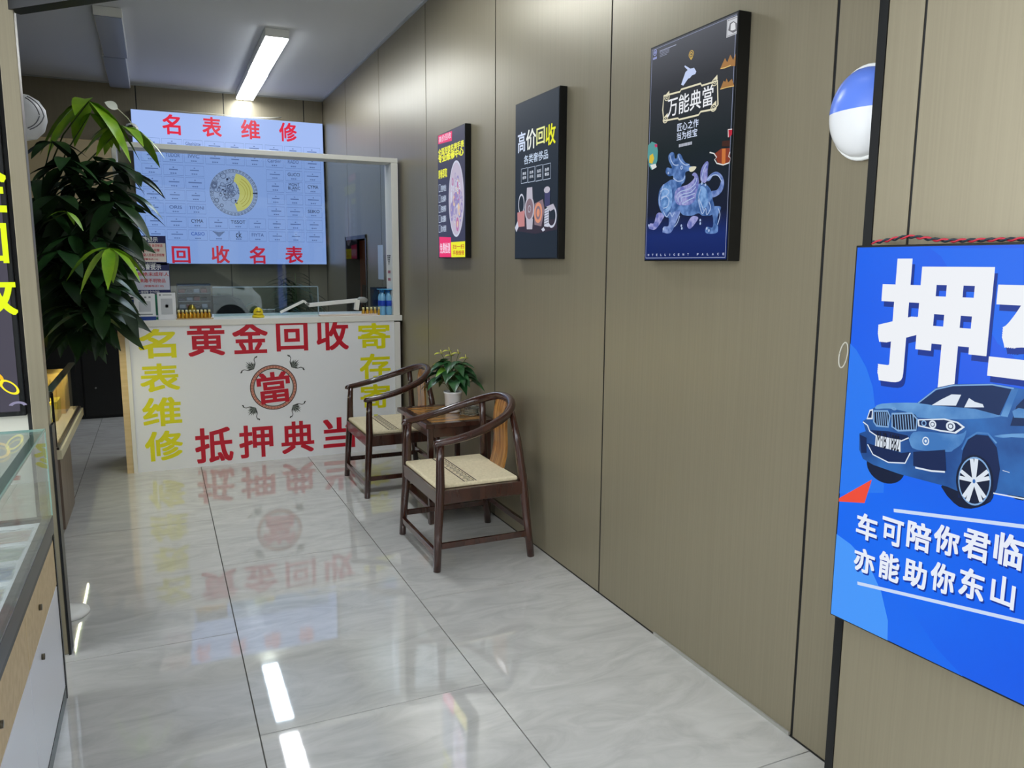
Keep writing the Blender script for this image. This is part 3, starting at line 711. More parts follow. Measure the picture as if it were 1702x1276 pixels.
# ================================================================== BLUE LIGHT BOX (nearest, right)
BL0 = Vector((1.60, 1.453, .572)); bu = Vector((.032, -.5, 0)).normalized(); bn = Vector((-.5, -.032, 0)).normalized()
PB = Plane(BL0, bu, (0, 0, 1), bn); BW, BH = 1.55, .978; PB.lim = (.004, .004, BW - .004, BH - .004)
tb = thing('car_pawn_light_box', BL0 + Vector((.03, -.6, 0)), 'large bright blue backlit sign with a white character and a blue car', 'light box')
bx = MB()
p = [PB.at(a, b, d) for d in (-.045, 0) for a, b in ((0, 0), (BW, 0), (BW, BH), (0, BH))]
bx.v = p; bx.f = [(0, 3, 2, 1), (4, 5, 6, 7), (0, 1, 5, 4), (1, 2, 6, 5), (2, 3, 7, 6), (3, 0, 4, 7)]; bx.m = [0] * 6
bx.build('frame', M_BLACKM, tb, bevel=.002)
MBL = mat('blue_film', (4, 8, 20), rough=.3, spec=.3, emit=(10, 88, 240), estr=1.0)
nt = MBL.node_tree; tc = nt.nodes.new('ShaderNodeTexCoord'); n_ = nt.nodes.new('ShaderNodeTexNoise'); n_.inputs['Scale'].default_value = 2.0; n_.inputs['Detail'].default_value = 1
mx = nt.nodes.new('ShaderNodeMix'); mx.data_type = 'RGBA'; mx.inputs[6].default_value = lin((2, 66, 222)); mx.inputs[7].default_value = lin((24, 118, 246))
nt.links.new(tc.outputs['Object'], n_.inputs['Vector']); nt.links.new(n_.outputs['Fac'], mx.inputs[0]); nt.links.new(mx.outputs[2], nt.nodes['Principled BSDF'].inputs['Emission Color'])
print_part('lit_face', tb, MBL, lambda mb: rect(mb, PB, .005, .005, BW - .005, BH - .005, .0008))
U = Crop(PB, 1370, 390, 2.774); V = Crop(PB, 1370, 800, 2.681)
sw = MB()
sw.mi = 0; poly(sw, PB, P(V, [(42, 228), (120, 280), (200, 370), (255, 490), (285, 620), (283, 708), (28, 590)]), .0012)
sw.mi = 1; poly(sw, PB, P(V, [(283, 706), (285, 620), (262, 510), (330, 470), (370, 540), (420, 620), (500, 740), (618, 870)]), .0012)
sw.mi = 2; poly(sw, PB, P(U, [(112, 500), (150, 530), (195, 610), (225, 700), (236, 800), (230, 920), (280, 1100), (275, 1190), (66, 1190)]), .0012)
sw.mi = 1; poly(sw, PB, P(U, [(490, 62), (540, 100), (600, 200), (700, 330), (800, 500), (921, 600), (921, 62)]), .0011)
sw.build('pale_swooshes', [glow((70, 150, 248), 1), glow((20, 104, 238), 1), glow((36, 118, 238), 1)], tb)
print_part('red_triangle', tb, glow((242, 78, 56), .95), lambda mb: poly(mb, PB, P(U, [(64, 1212), (222, 1128), (188, 1236), (66, 1228)]), .002))
b1_ = U.box(250, 112, 776, 735)
# the photo shows the strokes heavy and upright
b1_ = (U(250, 440)[0], U(560, 720)[1], U(776, 300)[0], U(390, 110)[1])
sh = MB(); text(sh, PB, '押', (b1_[0] + .007, b1_[1] - .013, b1_[2] + .007, b1_[3] - .013), .0016, .046)
wdt = b1_[2] - b1_[0]; hgt = b1_[3] - b1_[1]; x2 = U(755, 635)[0]
b2_ = (x2, b1_[1] - .01, x2 + wdt * 1.0, b1_[3] - .01)
text(sh, PB, '车', (b2_[0] + .007, b2_[1] - .013, b2_[2] + .007, b2_[3] - .013), .0016, .046)
sh.build('character_shadow', glow((10, 50, 150), .9), tb)
print_part('character', tb, glow((238, 241, 246), .98), lambda mb: text(mb, PB, '押', b1_, .0022, .046))
print_part('character', tb, glow((238, 241, 246), .98), lambda mb: text(mb, PB, '车', b2_, .0022, .046))
row1 = (('车', (145, 145, 240, 262)), ('可', (258, 165, 355, 285)), ('陪', (370, 180, 480, 308)), ('你', (490, 198, 605, 328)), ('君', (618, 218, 742, 352)), ('临', (758, 232, 892, 382)))
row2 = (('亦', (135, 300, 228, 408)), ('能', (245, 318, 338, 442)), ('助', (355, 348, 460, 470)), ('你', (475, 365, 585, 498)), ('东', (603, 388, 718, 525)), ('山', (745, 420, 855, 558)))
shadow = MB()
for row, extra in ((row1, '天下'), (row2, '再起')):
    bxs = [V.box(*b) for _, b in row]
    zt = sum(b[3] for b in bxs) / len(bxs); zb = sum(b[1] for b in bxs) / len(bxs)
    chs = [c_[0] for c_ in row]
    step = bxs[-1][0] - bxs[-2][0]
    for q, ch in enumerate(extra):
        L_ = bxs[-1]; dz = bxs[-1][1] - bxs[-2][1]; bxs.append((L_[0] + step, L_[1] + dz, L_[2] + step, L_[3] + dz)); chs.append(ch)
    for ch, b in zip(chs, bxs):
        text(shadow, PB, ch, (b[0] + .003, b[1] - .004, b[2] + .003, b[3] - .004), .0016, .04)
        print_part('character', tb, glow((232, 238, 250), .98), lambda mb: text(mb, PB, ch, b, .0022, .04))
shadow.build('lettering_shadow', glow((8, 50, 160), .9), tb)
def lines_b(mb):
    for p_, q_ in ((V(312, 128), V(890, 200)), (V(150, 452), V(890, 625))):
        e_ = (q_[0] + (q_[0] - p_[0]) * .9, q_[1] + (q_[1] - p_[1]) * .9); line(mb, PB, [p_, e_], .0085, .002)
print_part('white_rule', tb, glow((206, 222, 250), .95), lines_b)
# car picture (flat print)
car = MB()
def cp(i, pts, d=.003): car.mi = i; poly(car, PB, P(U, smooth_pts(pts, True, 3) if i in (0, 2) and len(pts) > 5 else pts), d)
def cl(i, pts, w, d=.0042): car.mi = i; line(car, PB, P(U, pts), w, d)
def ce(i, x, y, rx, ry, d=.004, inner=0, n=32):
    car.mi = i; c = U(x, y); a = U(x + rx, y)[0] - c[0]; b = c[1] - U(x, y + ry)[1]; ell(car, PB, c[0], c[1], a, b, d, n, inner=inner)
ce(0, 285, 1065, 92, 80, .0026)                                     # far front tyre
cp(0, [(560, 1130), (600, 1235), (680, 1262), (770, 1230), (800, 1180), (921, 1225), (921, 1120)], .0026)
cp(1, [(182, 858), (205, 845), (228, 800), (268, 778), (330, 774), (432, 774), (520, 705), (600, 688), (780, 686), (880, 703), (960, 720), (1180, 800), (1330, 900), (1360, 1000), (1340, 1180), (1200, 1220), (921, 1208), (790, 1188), (640, 1190), (570, 1160), (350, 1102), (230, 1060), (182, 1032), (165, 990), (166, 915), (195, 905)], .003)
cp(2, [(268, 778), (432, 774), (520, 788), (700, 802), (820, 835), (640, 850), (440, 842), (380, 815), (300, 800), (240, 802)], .0033)   # bonnet
cp(3, [(440, 776), (525, 715), (600, 697), (780, 694), (868, 712), (812, 832), (700, 802), (520, 786)], .0035)            # windscreen
cp(4, [(500, 785), (545, 758), (592, 735), (636, 737), (612, 787)], .0038); cp(4, [(650, 795), (672, 752), (700, 770), (735, 780), (742, 795)], .0038)
cp(2, [(868, 712), (900, 712), (850, 840), (818, 835)], .0037); cp(3, [(862, 880), (890, 790), (945, 735), (1080, 790), (1160, 860), (1160, 885)], .0036)
cp(2, [(872, 812), (900, 798), (950, 805), (950, 845), (880, 842)], .004)                                              # mirror
cp(5, [(640, 1010), (655, 950), (700, 920), (760, 925), (800, 980), (815, 1080), (800, 1170), (770, 1230), (620, 1210)], .0034)   # wheel arch
cp(2, [(440, 905), (620, 920), (660, 900), (640, 960), (600, 990), (575, 1000), (430, 990), (400, 960), (400, 930)], .0036)
cp(2, [(790, 925), (921, 915), (1100, 930), (1300, 960), (1300, 985), (921, 935), (830, 935)], .0036)
cp(5, [(415, 1000), (562, 990), (568, 1088), (500, 1085), (415, 1064)], .0038); cp(5, [(205, 960), (245, 972), (360, 1005), (402, 1000), (380, 1048), (300, 1045), (225, 1012)], .0038)
cp(5, [(218, 900), (300, 905), (390, 925), (392, 945), (360, 950), (245, 925)], .0037); cp(5, [(168, 920), (200, 935), (200, 1005), (175, 1005)], .0038)
# kidney grilles
for pts in ([(234, 812), (298, 812), (308, 835), (300, 885), (246, 880), (234, 862)], [(318, 824), (410, 822), (434, 850), (428, 900), (345, 902), (318, 884)]):
    cp(0, pts, .004); car.mi = 6; line(car, PB, P(U, pts), .0042, .0044, closed=True)
for k in range(6): cl(6, [(246 + 9.5 * k, 818), (250 + 9.5 * k, 878)], .0022, .0043)
for k in range(8): cl(6, [(330 + 12 * k, 828), (336 + 12 * k, 898)], .0024, .0043)
# headlights
cp(4, [(436, 850), (560, 846), (622, 862), (654, 886), (612, 916), (540, 906), (438, 882)], .004); cp(5, [(442, 855), (558, 852), (616, 867), (640, 886), (606, 908), (542, 899), (444, 877)], .0042)
ce(4, 505, 873, 17, 19, .0044, .6); ce(4, 588, 882, 22, 22, .0044, .6); ce(6, 465, 868, 12, 14, .0044, .6); ce(4, 588, 882, 9, 9, .0046); ce(4, 505, 873, 7, 8, .0046)
cp(4, [(200, 850), (214, 806), (230, 802), (228, 850)], .004); cp(5, [(206, 843), (217, 812), (226, 810), (223, 843)], .0042)
ce(4, 473, 950, 16, 20, .0042); ce(2, 473, 950, 11, 14, .0044, .5)
cl(4, [(184, 862), (205, 878), (215, 905), (245, 925), (360, 950), (395, 935)], .003, .0044); cl(4, [(205, 965), (230, 1012), (300, 1048), (378, 1052), (402, 1005)], .003, .0044)
cl(4, [(425, 1072), (500, 1088), (562, 1092)], .004, .0044); cl(4, [(785, 1190), (921, 1215), (1300, 1235)], .003, .0044); cl(2, [(640, 990), (665, 940), (710, 912), (760, 915), (800, 960)], .004, .0044)
cl(6, [(440, 774), (520, 712), (600, 694), (780, 690), (880, 708)], .003, .0046)
ce(6, 327, 802, 11, 6, .0044); ce(2, 327, 802, 8, 4, .0046)
# plate
cp(4, [(243, 926), (357, 944), (357, 1000), (240, 972)], .0046)
# wheel
ce(0, 697, 1135, 90, 122, .004); ce(6, 697, 1135, 78, 113, .0042); ce(0, 697, 1135, 72, 105, .0044)
wc = U(697, 1135); rx_ = U(775, 1135)[0] - wc[0]; ry_ = wc[1] - U(697, 1248)[1]
car.mi = 4
for k in range(5):
    for o_ in (-.16, .16):
        t = pi / 2 + 2 * pi * k / 5 + .15
        line(car, PB, [(wc[0] + rx_ * .12 * cos(t), wc[1] + ry_ * .12 * sin(t)), (wc[0] + rx_ * .93 * cos(t + o_), wc[1] + ry_ * .93 * sin(t + o_))], .0085, .0048)
ell(car, PB, wc[0], wc[1], rx_ * .16, ry_ * .16, .005, 18); car.mi = 1; ell(car, PB, wc[0], wc[1], rx_ * .09, ry_ * .09, .0052, 14)
car.mi = 4
for k in range(24):
    c = U(835 + k * .8, 1090 + k * .2)
cl(4, [(828, 1085), (860, 1095)], .0012, .0044)
car.build('car_picture', [glow((10, 24, 56), .9), glow2((22, 72, 142), (44, 108, 184), 7), glow2((56, 116, 186), (104, 160, 216), 9), glow((10, 42, 92), .9), glow((222, 232, 244), .95), glow((8, 34, 84), .9), glow((130, 172, 220), .95)], tb)
q0 = U(248, 955); q1 = U(352, 975)
print_part('plate_lettering', tb, glow((16, 20, 40), .9), lambda mb: text(mb, PB, 'M·IB 1882', (q0[0], q0[1] - .012, q1[0], q1[1] + .026), .0052, .015))
# twisted wire on top of the box
tw = thing('twisted_wire', PB.at(.5, BH), 'red and black twisted wire lying on top of the blue car sign', 'wire')
for ph, nm, m in ((0, 'red_strand', mat('red_wire', (190, 40, 60), rough=.5)), (pi, 'dark_strand', mat('dark_wire', (30, 44, 56), rough=.5))):
    pts = []
    for k in range(260):
        a = .03 + k * 1.45 / 260; lift = .012 * math.exp(-((a - .13) / .06) ** 2)
        pts.append(PB.at(a, BH + .0065 + lift + .003 * sin(a * 150 + ph), -.018 + .003 * cos(a * 150 + ph)))
    MB().tube(pts, .0025, 5).build(nm, m, tw, smooth=True)
# white loop of cord hanging at the corner of the wall
lp = world_at('x', 1.64, 1402, 590)
pts = []
for k in range(25):
    t = pi * .02 + 2 * pi * k / 24
    pts.append(Vector((1.64, lp.y + .013 * cos(t) - .012 * sin(t) * .4, lp.z + .034 * sin(t))))
lpo = MB().tube(pts, .0022, 6)
tag(lpo.build('cord_loop', mat('white_cord', (190, 186, 172), rough=.6), loc=(1.64, lp.y, lp.z), smooth=True), 'thin white cord loop sticking out behind the blue car sign', 'cord')
# round two-coloured wall sign, partly hidden by the black corner strip
rs = thing('round_wall_sign', (1.77, 1.605, 1.905), 'domed round wall sign, blue above and white below, beside the black corner strip', 'sign')
def dome(z0, z1, m, nm):
    mb = MB(); C0 = Vector((1.775, 1.605, 1.908)); N = 20
    ys = []
    for i in range(N + 1):
        v_ = z0 + (z1 - z0) * i / N; w_ = sqrt(max(0, 1 - v_ * v_))
        for j in range(N + 1):
            h_ = -w_ + 2 * w_ * j / N; dpt = sqrt(max(0, 1 - v_ * v_ - h_ * h_))
            mb.v.append(C0 + Vector((-.012 - .062 * dpt, .108 * h_, .118 * v_)))
    for i in range(N):
        for j in range(N):
            a = i * (N + 1) + j; mb.f.append((a, a + N + 1, a + N + 2, a + 1)); mb.m.append(0)
    return mb.build(nm, m, rs, smooth=True)
dome(-1, .03, mat('white_acrylic', (226, 226, 226), rough=.25), 'white_half'); dome(.03, 1, mat('blue_acrylic', (96, 130, 226), rough=.25), 'blue_half')
rim = MB(); N = 40
for k in range(N):
    pass
rim.tube([Vector((1.765, 1.605 + .110 * cos(2 * pi * k / N), 1.908 + .120 * sin(2 * pi * k / N))) for k in range(N + 1)], .006, 8)
rim.build('rim', M_WHITEP, rs, smooth=True)
# ================================================================== RECEPTION COUNTER
YC = 6.07
PC = Plane((-.21, YC, 0), (1, 0, 0), (0, 0, 1), (0, -1, 0))
ct = thing('reception_counter', (.77, 6.4, 0), 'white reception counter with big red and yellow characters and a round emblem', 'counter')
MB().box(-.205, 1.705, YC, YC + .03, .0, 1.0455).build('front_panel', M_WHITE, ct)
MB().box(-.232, -.2055, YC - .012, YC + .6, 0, 1.06).build('edge_strip', M_OFFW, ct)
MB().box(1.7055, 1.75, YC - .012, YC + .03, 0, 1.035).build('edge_strip', M_OFFW, ct)
MB().box(-.275, -.2325, YC - .004, YC + .6, 0, 1.09).build('end_board', M_CREAM, ct)
MB().box(-.23, 1.77, YC - .008, YC + .62, 1.046, 1.09).build('worktop', M_OFFW, ct, bevel=.003)
MB().box(-.2, 1.77, YC + .58, YC + .6, 0, 1.03).build('back_board', M_OFFW, ct)
K = Crop(PC, 200, 500, 3.546)
RI = inkm((200, 18, 44)); YI = mat('yellow_vinyl', (232, 226, 20), rough=.35)
for ch, b, m, bd in (('黄', (395, 120, 615, 325), RI, .03), ('金', (660, 120, 870, 310), RI, .03), ('回', (918, 120, 1105, 295), RI, .03), ('收', (1155, 105, 1345, 290), RI, .03),
                 ('抵', (440, 745, 665, 950), RI, .03), ('押', (700, 730, 902, 922), RI, .03), ('典', (948, 708, 1142, 895), RI, .03), ('当', (1195, 685, 1385, 868), RI, .03),
                 ('名', (105, 165, 328, 338), YI, .032), ('表', (115, 368, 350, 535), YI, .032), ('维', (130, 568, 362, 738), YI, .032), ('修', (145, 765, 370, 940), YI, .032),
                 ('寄', (1400, 130, 1590, 282), YI, .03), ('存', (1410, 310, 1592, 458), YI, .03), ('寄', (1415, 490, 1592, 632), YI, .03), ('卖', (1420, 668, 1595, 815), YI, .03)):
    print_part('character', ct, m, lambda mb: text(mb, PC, ch, K.box(*b), .0012, bd))
ec = K(904, 509); er = (K(1042, 509)[0] - K(765, 509)[0]) / 2
em = MB()
em.mi = 0; ell(em, PC, ec[0], ec[1], er, er, .001, 56)
em.mi = 1; ell(em, PC, ec[0], ec[1], er * .965, er * .965, .0014, 56)
em.mi = 2; ell(em, PC, ec[0], ec[1], er * .86, er * .86, .0018, 56)
em.mi = 3; ell(em, PC, ec[0], ec[1], er * .82, er * .82, .0022, 56)
em.mi = 4
for k in range(44):
    t = 2 * pi * k / 44; ell(em, PC, ec[0] + er * .915 * cos(t), ec[1] + er * .915 * sin(t), er * .04, er * .04, .0017, 8, inner=.55)
for sx in (-1, 1):
    for sy in (-1, 1):
        # leafy scroll ornament in each corner
        bx0, by0 = ec[0] + sx * er * .80, ec[1] + sy * er * .86
        for k in range(9):
            t = math.atan2(sy, sx) + (k - 4) * .22; L_ = er * (.46 - .045 * abs(k - 4))
            em.mi = 5 if k % 2 else 2
            tip = (bx0 + L_ * cos(t), by0 + L_ * sin(t)); n_ = Vector((-sin(t), cos(t))) * er * .035
            md = (bx0 + L_ * .5 * cos(t), by0 + L_ * .5 * sin(t))
            poly(em, PC, [(bx0 - n_.x * .3, by0 - n_.y * .3), (md[0] - n_.x, md[1] - n_.y), tip, (md[0] + n_.x, md[1] + n_.y), (bx0 + n_.x * .3, by0 + n_.y * .3)], .0014 + k * 4e-5)
        em.mi = 2
        for q in (-1, 1):
            base = math.atan2(sy, sx) + q * .95; P_ = []
            for k in range(9):
                r_ = er * (.08 + .062 * k); tt = base + q * .12 * sin(k * .9); P_.append((bx0 + r_ * cos(tt), by0 + r_ * sin(tt)))
            tipc = P_[-1]
            for k in range(6):
                tt = base + q * (1.2 + k * .6); P_.append((tipc[0] + er * .05 * cos(tt) - er * .05 * cos(base + q * 1.2), tipc[1] + er * .05 * sin(tt) - er * .05 * sin(base + q * 1.2)))
            line(em, PC, P_, er * .03, .0018)
em.build('round_emblem', [inkm((60, 30, 26)), inkm((214, 150, 128)), inkm((62, 66, 62)), inkm((226, 226, 226)), inkm((168, 80, 66)), inkm((132, 138, 132))], ct)
print_part('emblem_character', ct, RI, lambda mb: text(mb, PC, '當', K.box(806, 418, 1002, 602), .0028, .03, shear=.0, rot=.06))

# glass screen on the counter
gs = thing('counter_glass_screen', (.77, 6.2, 1.09), 'white framed glass screen standing on the reception counter', 'screen')
ZT = 2.305
MB().box(-.235, 1.755, 6.07, 6.255, ZT - .035, ZT).build('top_rail', M_OFFW, gs, bevel=.003)
MB().box(1.70, 1.755, 6.07, 6.255, 1.0905, ZT - .0355).build('post', M_OFFW, gs, bevel=.003)
MB().box(-.235, -.205, 6.07, 6.255, 1.0905, ZT - .0355).build('post', M_OFFW, gs, bevel=.003)
MB().box(-.2, 1.695, 6.235, 6.243, 1.10, ZT - .037).build('pane', glass('counter_pane', (226, 234, 240), 1.0), gs)
PP = Plane((1.6995, 6.07, 1.09), (0, 1, 0), (0, 0, 1), (-1, 0, 0))
def armlogo(mb):
    for k in range(5):
        z = .40 + .016 * k; w_ = .03 + .018 * k
        rect(mb, PP, .1 - w_ * .5, z, .1 - .004, z + .009, .001); rect(mb, PP, .1 + .004, z, .1 + w_ * .5, z + .009, .001)
print_part('logo_print', gs, mat('black_print', (30, 30, 34)), armlogo)
print_part('small_print', gs, inkm((190, 90, 110)), lambda mb: [rect(mb, PP, .06 + .02 * k, z, .074 + .02 * k, z + .022, .001) for z in (.27, .33) for k in range(4)])

# low acrylic guard
ag = thing('acrylic_guard', (.9, 6.3, 1.09), 'clear low acrylic guard standing on the counter behind the white arm lamp', 'guard')
g0 = world_at('y', 6.28, 353, 478); g1 = world_at('y', 6.28, 528, 477)
MB().box(g0.x, g1.x, 6.278, 6.282, 1.091, g0.z).build('pane', glass('acrylic', (226, 236, 232), 1.0), ag)
MB().box(g0.x, g1.x, 6.276, 6.284, g0.z, g0.z + .008).box(g1.x - .004, g1.x + .004, 6.276, 6.284, 1.091, g0.z).build('polished_edge', mat('bright_edge', (226, 232, 230), rough=.2), ag)

# ------------------------------------------------------------------ things on the counter
ZW = 1.0905
def on_counter(px, y): return world_at('y', y, px, 515).x
# payment code stands (codes left out)
def stand(px0, px1, py0, py1, Y, body, front, label, name='payment_stand'):
    a = world_at('y', Y, px0, py1); b = world_at('y', Y, px1, py0)
    t = thing(name, ((a.x + b.x) / 2, Y, ZW), label, 'payment stand', 'payment stands on the counter')
    h = b.z - ZW
    MB().box(a.x, b.x, Y, Y + .006, ZW, ZW + h).build('plate', body, t, bevel=.0015)
    MB().box(a.x + .01, b.x - .01, Y + .006, Y + .026, ZW, ZW + .008).build('foot', body, t)
    PL = Plane((a.x, Y, ZW), (1, 0, 0), (0, 0, 1), (0, -1, 0)); w = b.x - a.x
    for (q0, r0, q1, r1, m) in front:
        print_part('print_block', t, m, lambda mb: rect(mb, PL, w * q0, h * r0, w * q1, h * r1, .001))
    return t
WI = inkm((236, 238, 240)); BI = inkm((24, 60, 140)); GI = inkm((20, 120, 84)); GY = inkm((140, 146, 150)); PK = inkm((196, 200, 204))
stand(211, 232, 489, 524, 6.14, BI, ((.0, .8, 1, 1, WI), (.2, .25, .95, .65, WI), (.25, .84, .6, .9, BI)), 'dark blue payment stand half hidden behind the white one with blue foot')
stand(224, 257, 488, 525, 6.11, WI, ((0, 0, 1, .14, BI), (.22, .32, .78, .72, PK), (.15, .2, .85, .24, GY), (.5, .84, .6, .9, GY), (.7, .84, .8, .9, GY)), 'white payment stand with a blue foot band, second from the left end of the counter')
stand(255, 263, 490, 514, 6.16, GI, ((.1, .1, .9, .18, WI),), 'narrow green payment card between two white stands')
stand(263, 291, 486, 522, 6.11, WI, ((.18, .2, .82, .78, PK), (.1, .88, .2, .95, GY), (.3, .9, .8, .93, GY), (.42, .45, .58, .56, GI)), 'white payment stand beside the row of gold bottles')
# police notice boards
NAV = inkm((26, 34, 92)); PKI = inkm((196, 60, 70)); PAPER = inkm((232, 222, 212)); LIL = inkm((206, 208, 222)); DKI = inkm((30, 26, 40))
def notice(q, Y, lines, paper, label):
    # q: px x0,x1 ; y top, y header bottom, y body bottom, y base
    x0, x1, y0, y1, y2, y3 = q
    a = world_at('y', Y, x0, y3); b = world_at('y', Y, x1, y0); w = b.x - a.x; h = b.z - a.z
    t = thing('notice_board', ((a.x + b.x) / 2, Y, a.z), label, 'notice', 'police notices behind the counter glass')
    MB().box(a.x, b.x, Y, Y + .005, a.z, b.z).build('board', NAV, t)
    PL = Plane((a.x, Y, a.z), (1, 0, 0), (0, 0, 1), (0, -1, 0))
    f = lambda y: h * (y3 - y) / (y3 - y0)
    print_part('paper_field', t, paper, lambda mb: rect(mb, PL, 0, f(y2), w * .985, f(y1), .001))
    print_part('lettering', t, WI, lambda mb: text(mb, PL, '公安民警提示', (w * .12, f(y1) + h * .03, w * .82, f(y0) - h * .04), .001, .03))
    print_part('lettering', t, WI, lambda mb: text(mb, PL, '一键报警 全力守护', (w * .3, f(y3) + h * .015, w * .75, f(y2) - h * .02), .001, .01))
    def body(mb):
        n = len(lines)
        for k, (s_, u0, u1, hh) in enumerate(lines):
            zt = f(y1) - (f(y1) - f(y2)) * (k + .22) / n; text(mb, PL, s_, (w * u0, zt - (f(y1) - f(y2)) / n * hh, w * u1, zt), .0016, .02)
    print_part('lettering', t, PKI, body)
    def icon(mb):
        ell(mb, PL, w * .16, (f(y1) + f(y2)) / 2 + h * .12, w * .05, h * .06, .0016, 14); poly(mb, PL, [(w * .1, f(y2) + h * .06), (w * .22, f(y2) + h * .06), (w * .2, f(y2) + h * .26), (w * .12, f(y2) + h * .26)], .0016)
    print_part('officer_symbol', t, DKI, icon)
notice((203, 275, 392, 404, 435, 440), 6.22, (('打砸抢夺 金店被盗', .42, .92, .6), ('请走出店 报警', .42, .85, .6), ('如遇可疑人员请立即报警', .3, .95, .6), ('(报警电话110)', .45, .8, .45)), PAPER, 'upper navy and cream police notice beside the plant')
notice((207, 281, 437, 450, 482, 489), 6.22, (('拒绝未成年人', .3, .98, .65), ('来路不明物品', .34, .9, .65), ('(举报电话110)', .42, .85, .4)), LIL, 'lower navy and lilac police notice above the payment stands')

# row of small gold bottles
def gold_bottle(x, y, label, group, s=1.0):
    t = thing('gold_bottle', (x, y, ZW), label, 'bottle', group)
    MB().lathe((x, y, ZW), [(.010 * s, 0), (.011 * s, .003), (.011 * s, .024 * s), (.006 * s, .030 * s), (.006 * s, .034 * s)], 12).build('body', M_GOLD, t, smooth=True)
    MB().lathe((x, y, ZW), [(.0075 * s, .0345 * s), (.0075 * s, .046 * s), (.005 * s, .048 * s)], 10).build('cap', mat('cream_cap', (236, 226, 170), rough=.4), t, smooth=True)
tr = MB().box(on_counter(292, 6.10), on_counter(354, 6.10), 6.075, 6.13, ZW, ZW + .008)
tag(tr.build('bottle_tray', mat('wood_tray', (206, 186, 150), rough=.6), loc=(.2, 6.1, ZW)), 'narrow pale tray under the row of gold bottles', 'tray')
ZWs = ZW; 
for k in range(9):
    ZW = ZWs + .0085
    gold_bottle(on_counter(297 + 6.3 * k, 6.10), 6.10, 'tiny gold bottle on the pale tray, %s' % ['next to the payment stand', 'second from the payment stand', 'third from the payment stand', 'fourth from the payment stand', 'fifth and middle of the row', 'sixth from the payment stand', 'seventh from the payment stand', 'last but one before the guard', 'nearest the acrylic guard'][k], 'row of tiny gold bottles on the tray', 1.25)
ZW = ZWs
for k in range(5):
    gold_bottle(on_counter(604 + 6.5 * k, 6.15), 6.15, 'tiny gold bottle by the water pack, %s' % ['nearest the lamp clamp', 'second from the lamp clamp', 'middle of the five', 'second from the water', 'nearest the water'][k], 'tiny gold bottles beside the water pack', 1.3)
# clear drawer tower with odds and ends
xa, xb = on_counter(296, 6.33), on_counter(352, 6.33)
dt = thing('drawer_tower', ((xa + xb) / 2, 6.4, ZW), 'smoky clear drawer tower holding dark red packets behind the gold bottles', 'drawers')
zt = world_at('y', 6.33, 320, 472).z
MB().box(xa, xb, 6.47, 6.475, ZW, zt).box(xa, xa + .005, 6.33, 6.47, ZW, zt).box(xb - .005, xb, 6.33, 6.47, ZW, zt).build('shell', mat('smoky_shell', (60, 66, 72), rough=.2), dt)
for k in range(5):
    z = ZW + (zt - ZW) * k / 4.2
    MB().box(xa + .006, xb - .006, 6.335, 6.465, z, z + .004).build('shelf', mat('clear_shelf', (150, 158, 164), rough=.15), dt)
for k in range(4):
    z = ZW + (zt - ZW) * k / 4.2 + .005
    for q in range(4):
        x = xa + .012 + q * (xb - xa - .03) / 4
        m = [mat('dark_red_packet', (120, 20, 34), rough=.4), mat('navy_packet', (30, 36, 60), rough=.4), mat('silver_packet', (150, 156, 170), rough=.25, metal=.5)][(k * 2 + q) % 3]
        MB().box(x, x + .042, 6.345, 6.44, z, z + rnd.uniform(.018, .034)).build('packet', m, dt, bevel=.003)
# amber gold ornament in front of tower
og = MB(); og.lathe((on_counter(319, 6.2), 6.2, ZW), [(.022, 0), (.024, .01), (.012, .02), (.026, .04), (.030, .07), (.02, .09), (.008, .1)], 16)
tag(og.build('gold_ornament', mat('olive_gold', (150, 134, 50), rough=.3, metal=.7), loc=(on_counter(319, 6.2), 6.2, ZW), smooth=True), 'small olive gold ornament behind the row of bottles', 'ornament')
# yellow bell shaped holder
xy = on_counter(429, 6.13)
yb = thing('yellow_holder', (xy, 6.13, ZW), 'bright yellow domed plastic holder with a dark slot on the counter', 'holder')
MB().lathe((xy, 6.13, ZW), [(.044, 0), (.044, .016), (.038, .02)], 20, sy=.8).build('base', M_YELLOWP, yb, smooth=True)
MB().lathe((xy, 6.13, ZW), [(.036, .0205), (.035, .045), (.028, .062), (.014, .074), (.003, .077)], 20, sy=.8).build('dome', M_YELLOWP, yb, smooth=True)
MB().box(xy - .016, xy + .016, 6.098, 6.106, ZW + .044, ZW + .049).build('slot', DKI, yb)
# white folding arm lamp
al = thing('arm_lamp', (on_counter(600, 6.2), 6.2, ZW), 'white folding arm lamp lying low across the counter', 'lamp')
Y_ = 6.2
def wp(x, y): return world_at('y', Y_, x, y)
MB().obox(wp(466, 519), wp(505, 500), .02, .012, up=(0, 1, 0)).build('thin_arm', M_WHITEP, al, bevel=.002)
MB().obox(wp(505, 500), wp(514, 508), .016, .02, up=(0, 1, 0)).build('elbow', M_WHITEP, al, bevel=.002)
k_ = wp(511, 505); MB().tube([k_ + Vector((0, -.02, 0)), k_ + Vector((0, .02, 0))], .012, 14).build('hinge_knob', mat('grey_knob', (130, 130, 126), rough=.4), al, smooth=True)
MB().obox(wp(513, 507), wp(594, 499), .03, .026, up=(0, 1, 0)).build('lamp_arm', M_WHITEP, al, bevel=.003)
MB().obox(wp(594, 498), wp(592, 515), .035, .04, up=(0, 1, 0)).build('clamp', M_OFFW, al, bevel=.004)
hd_ = wp(603, 499); MB().lathe(hd_ + Vector((0, .03, -.02)), [(.03, 0), (.045, .012), (.045, .03), (.02, .045)], 16).build('head', mat('grey_head', (150, 150, 144), rough=.4), al, smooth=True)
MB().tube([wp(598, 503), wp(606, 508), wp(604, 516), wp(612, 518)], .003, 6).build('cable', M_BLACKM, al, smooth=True)
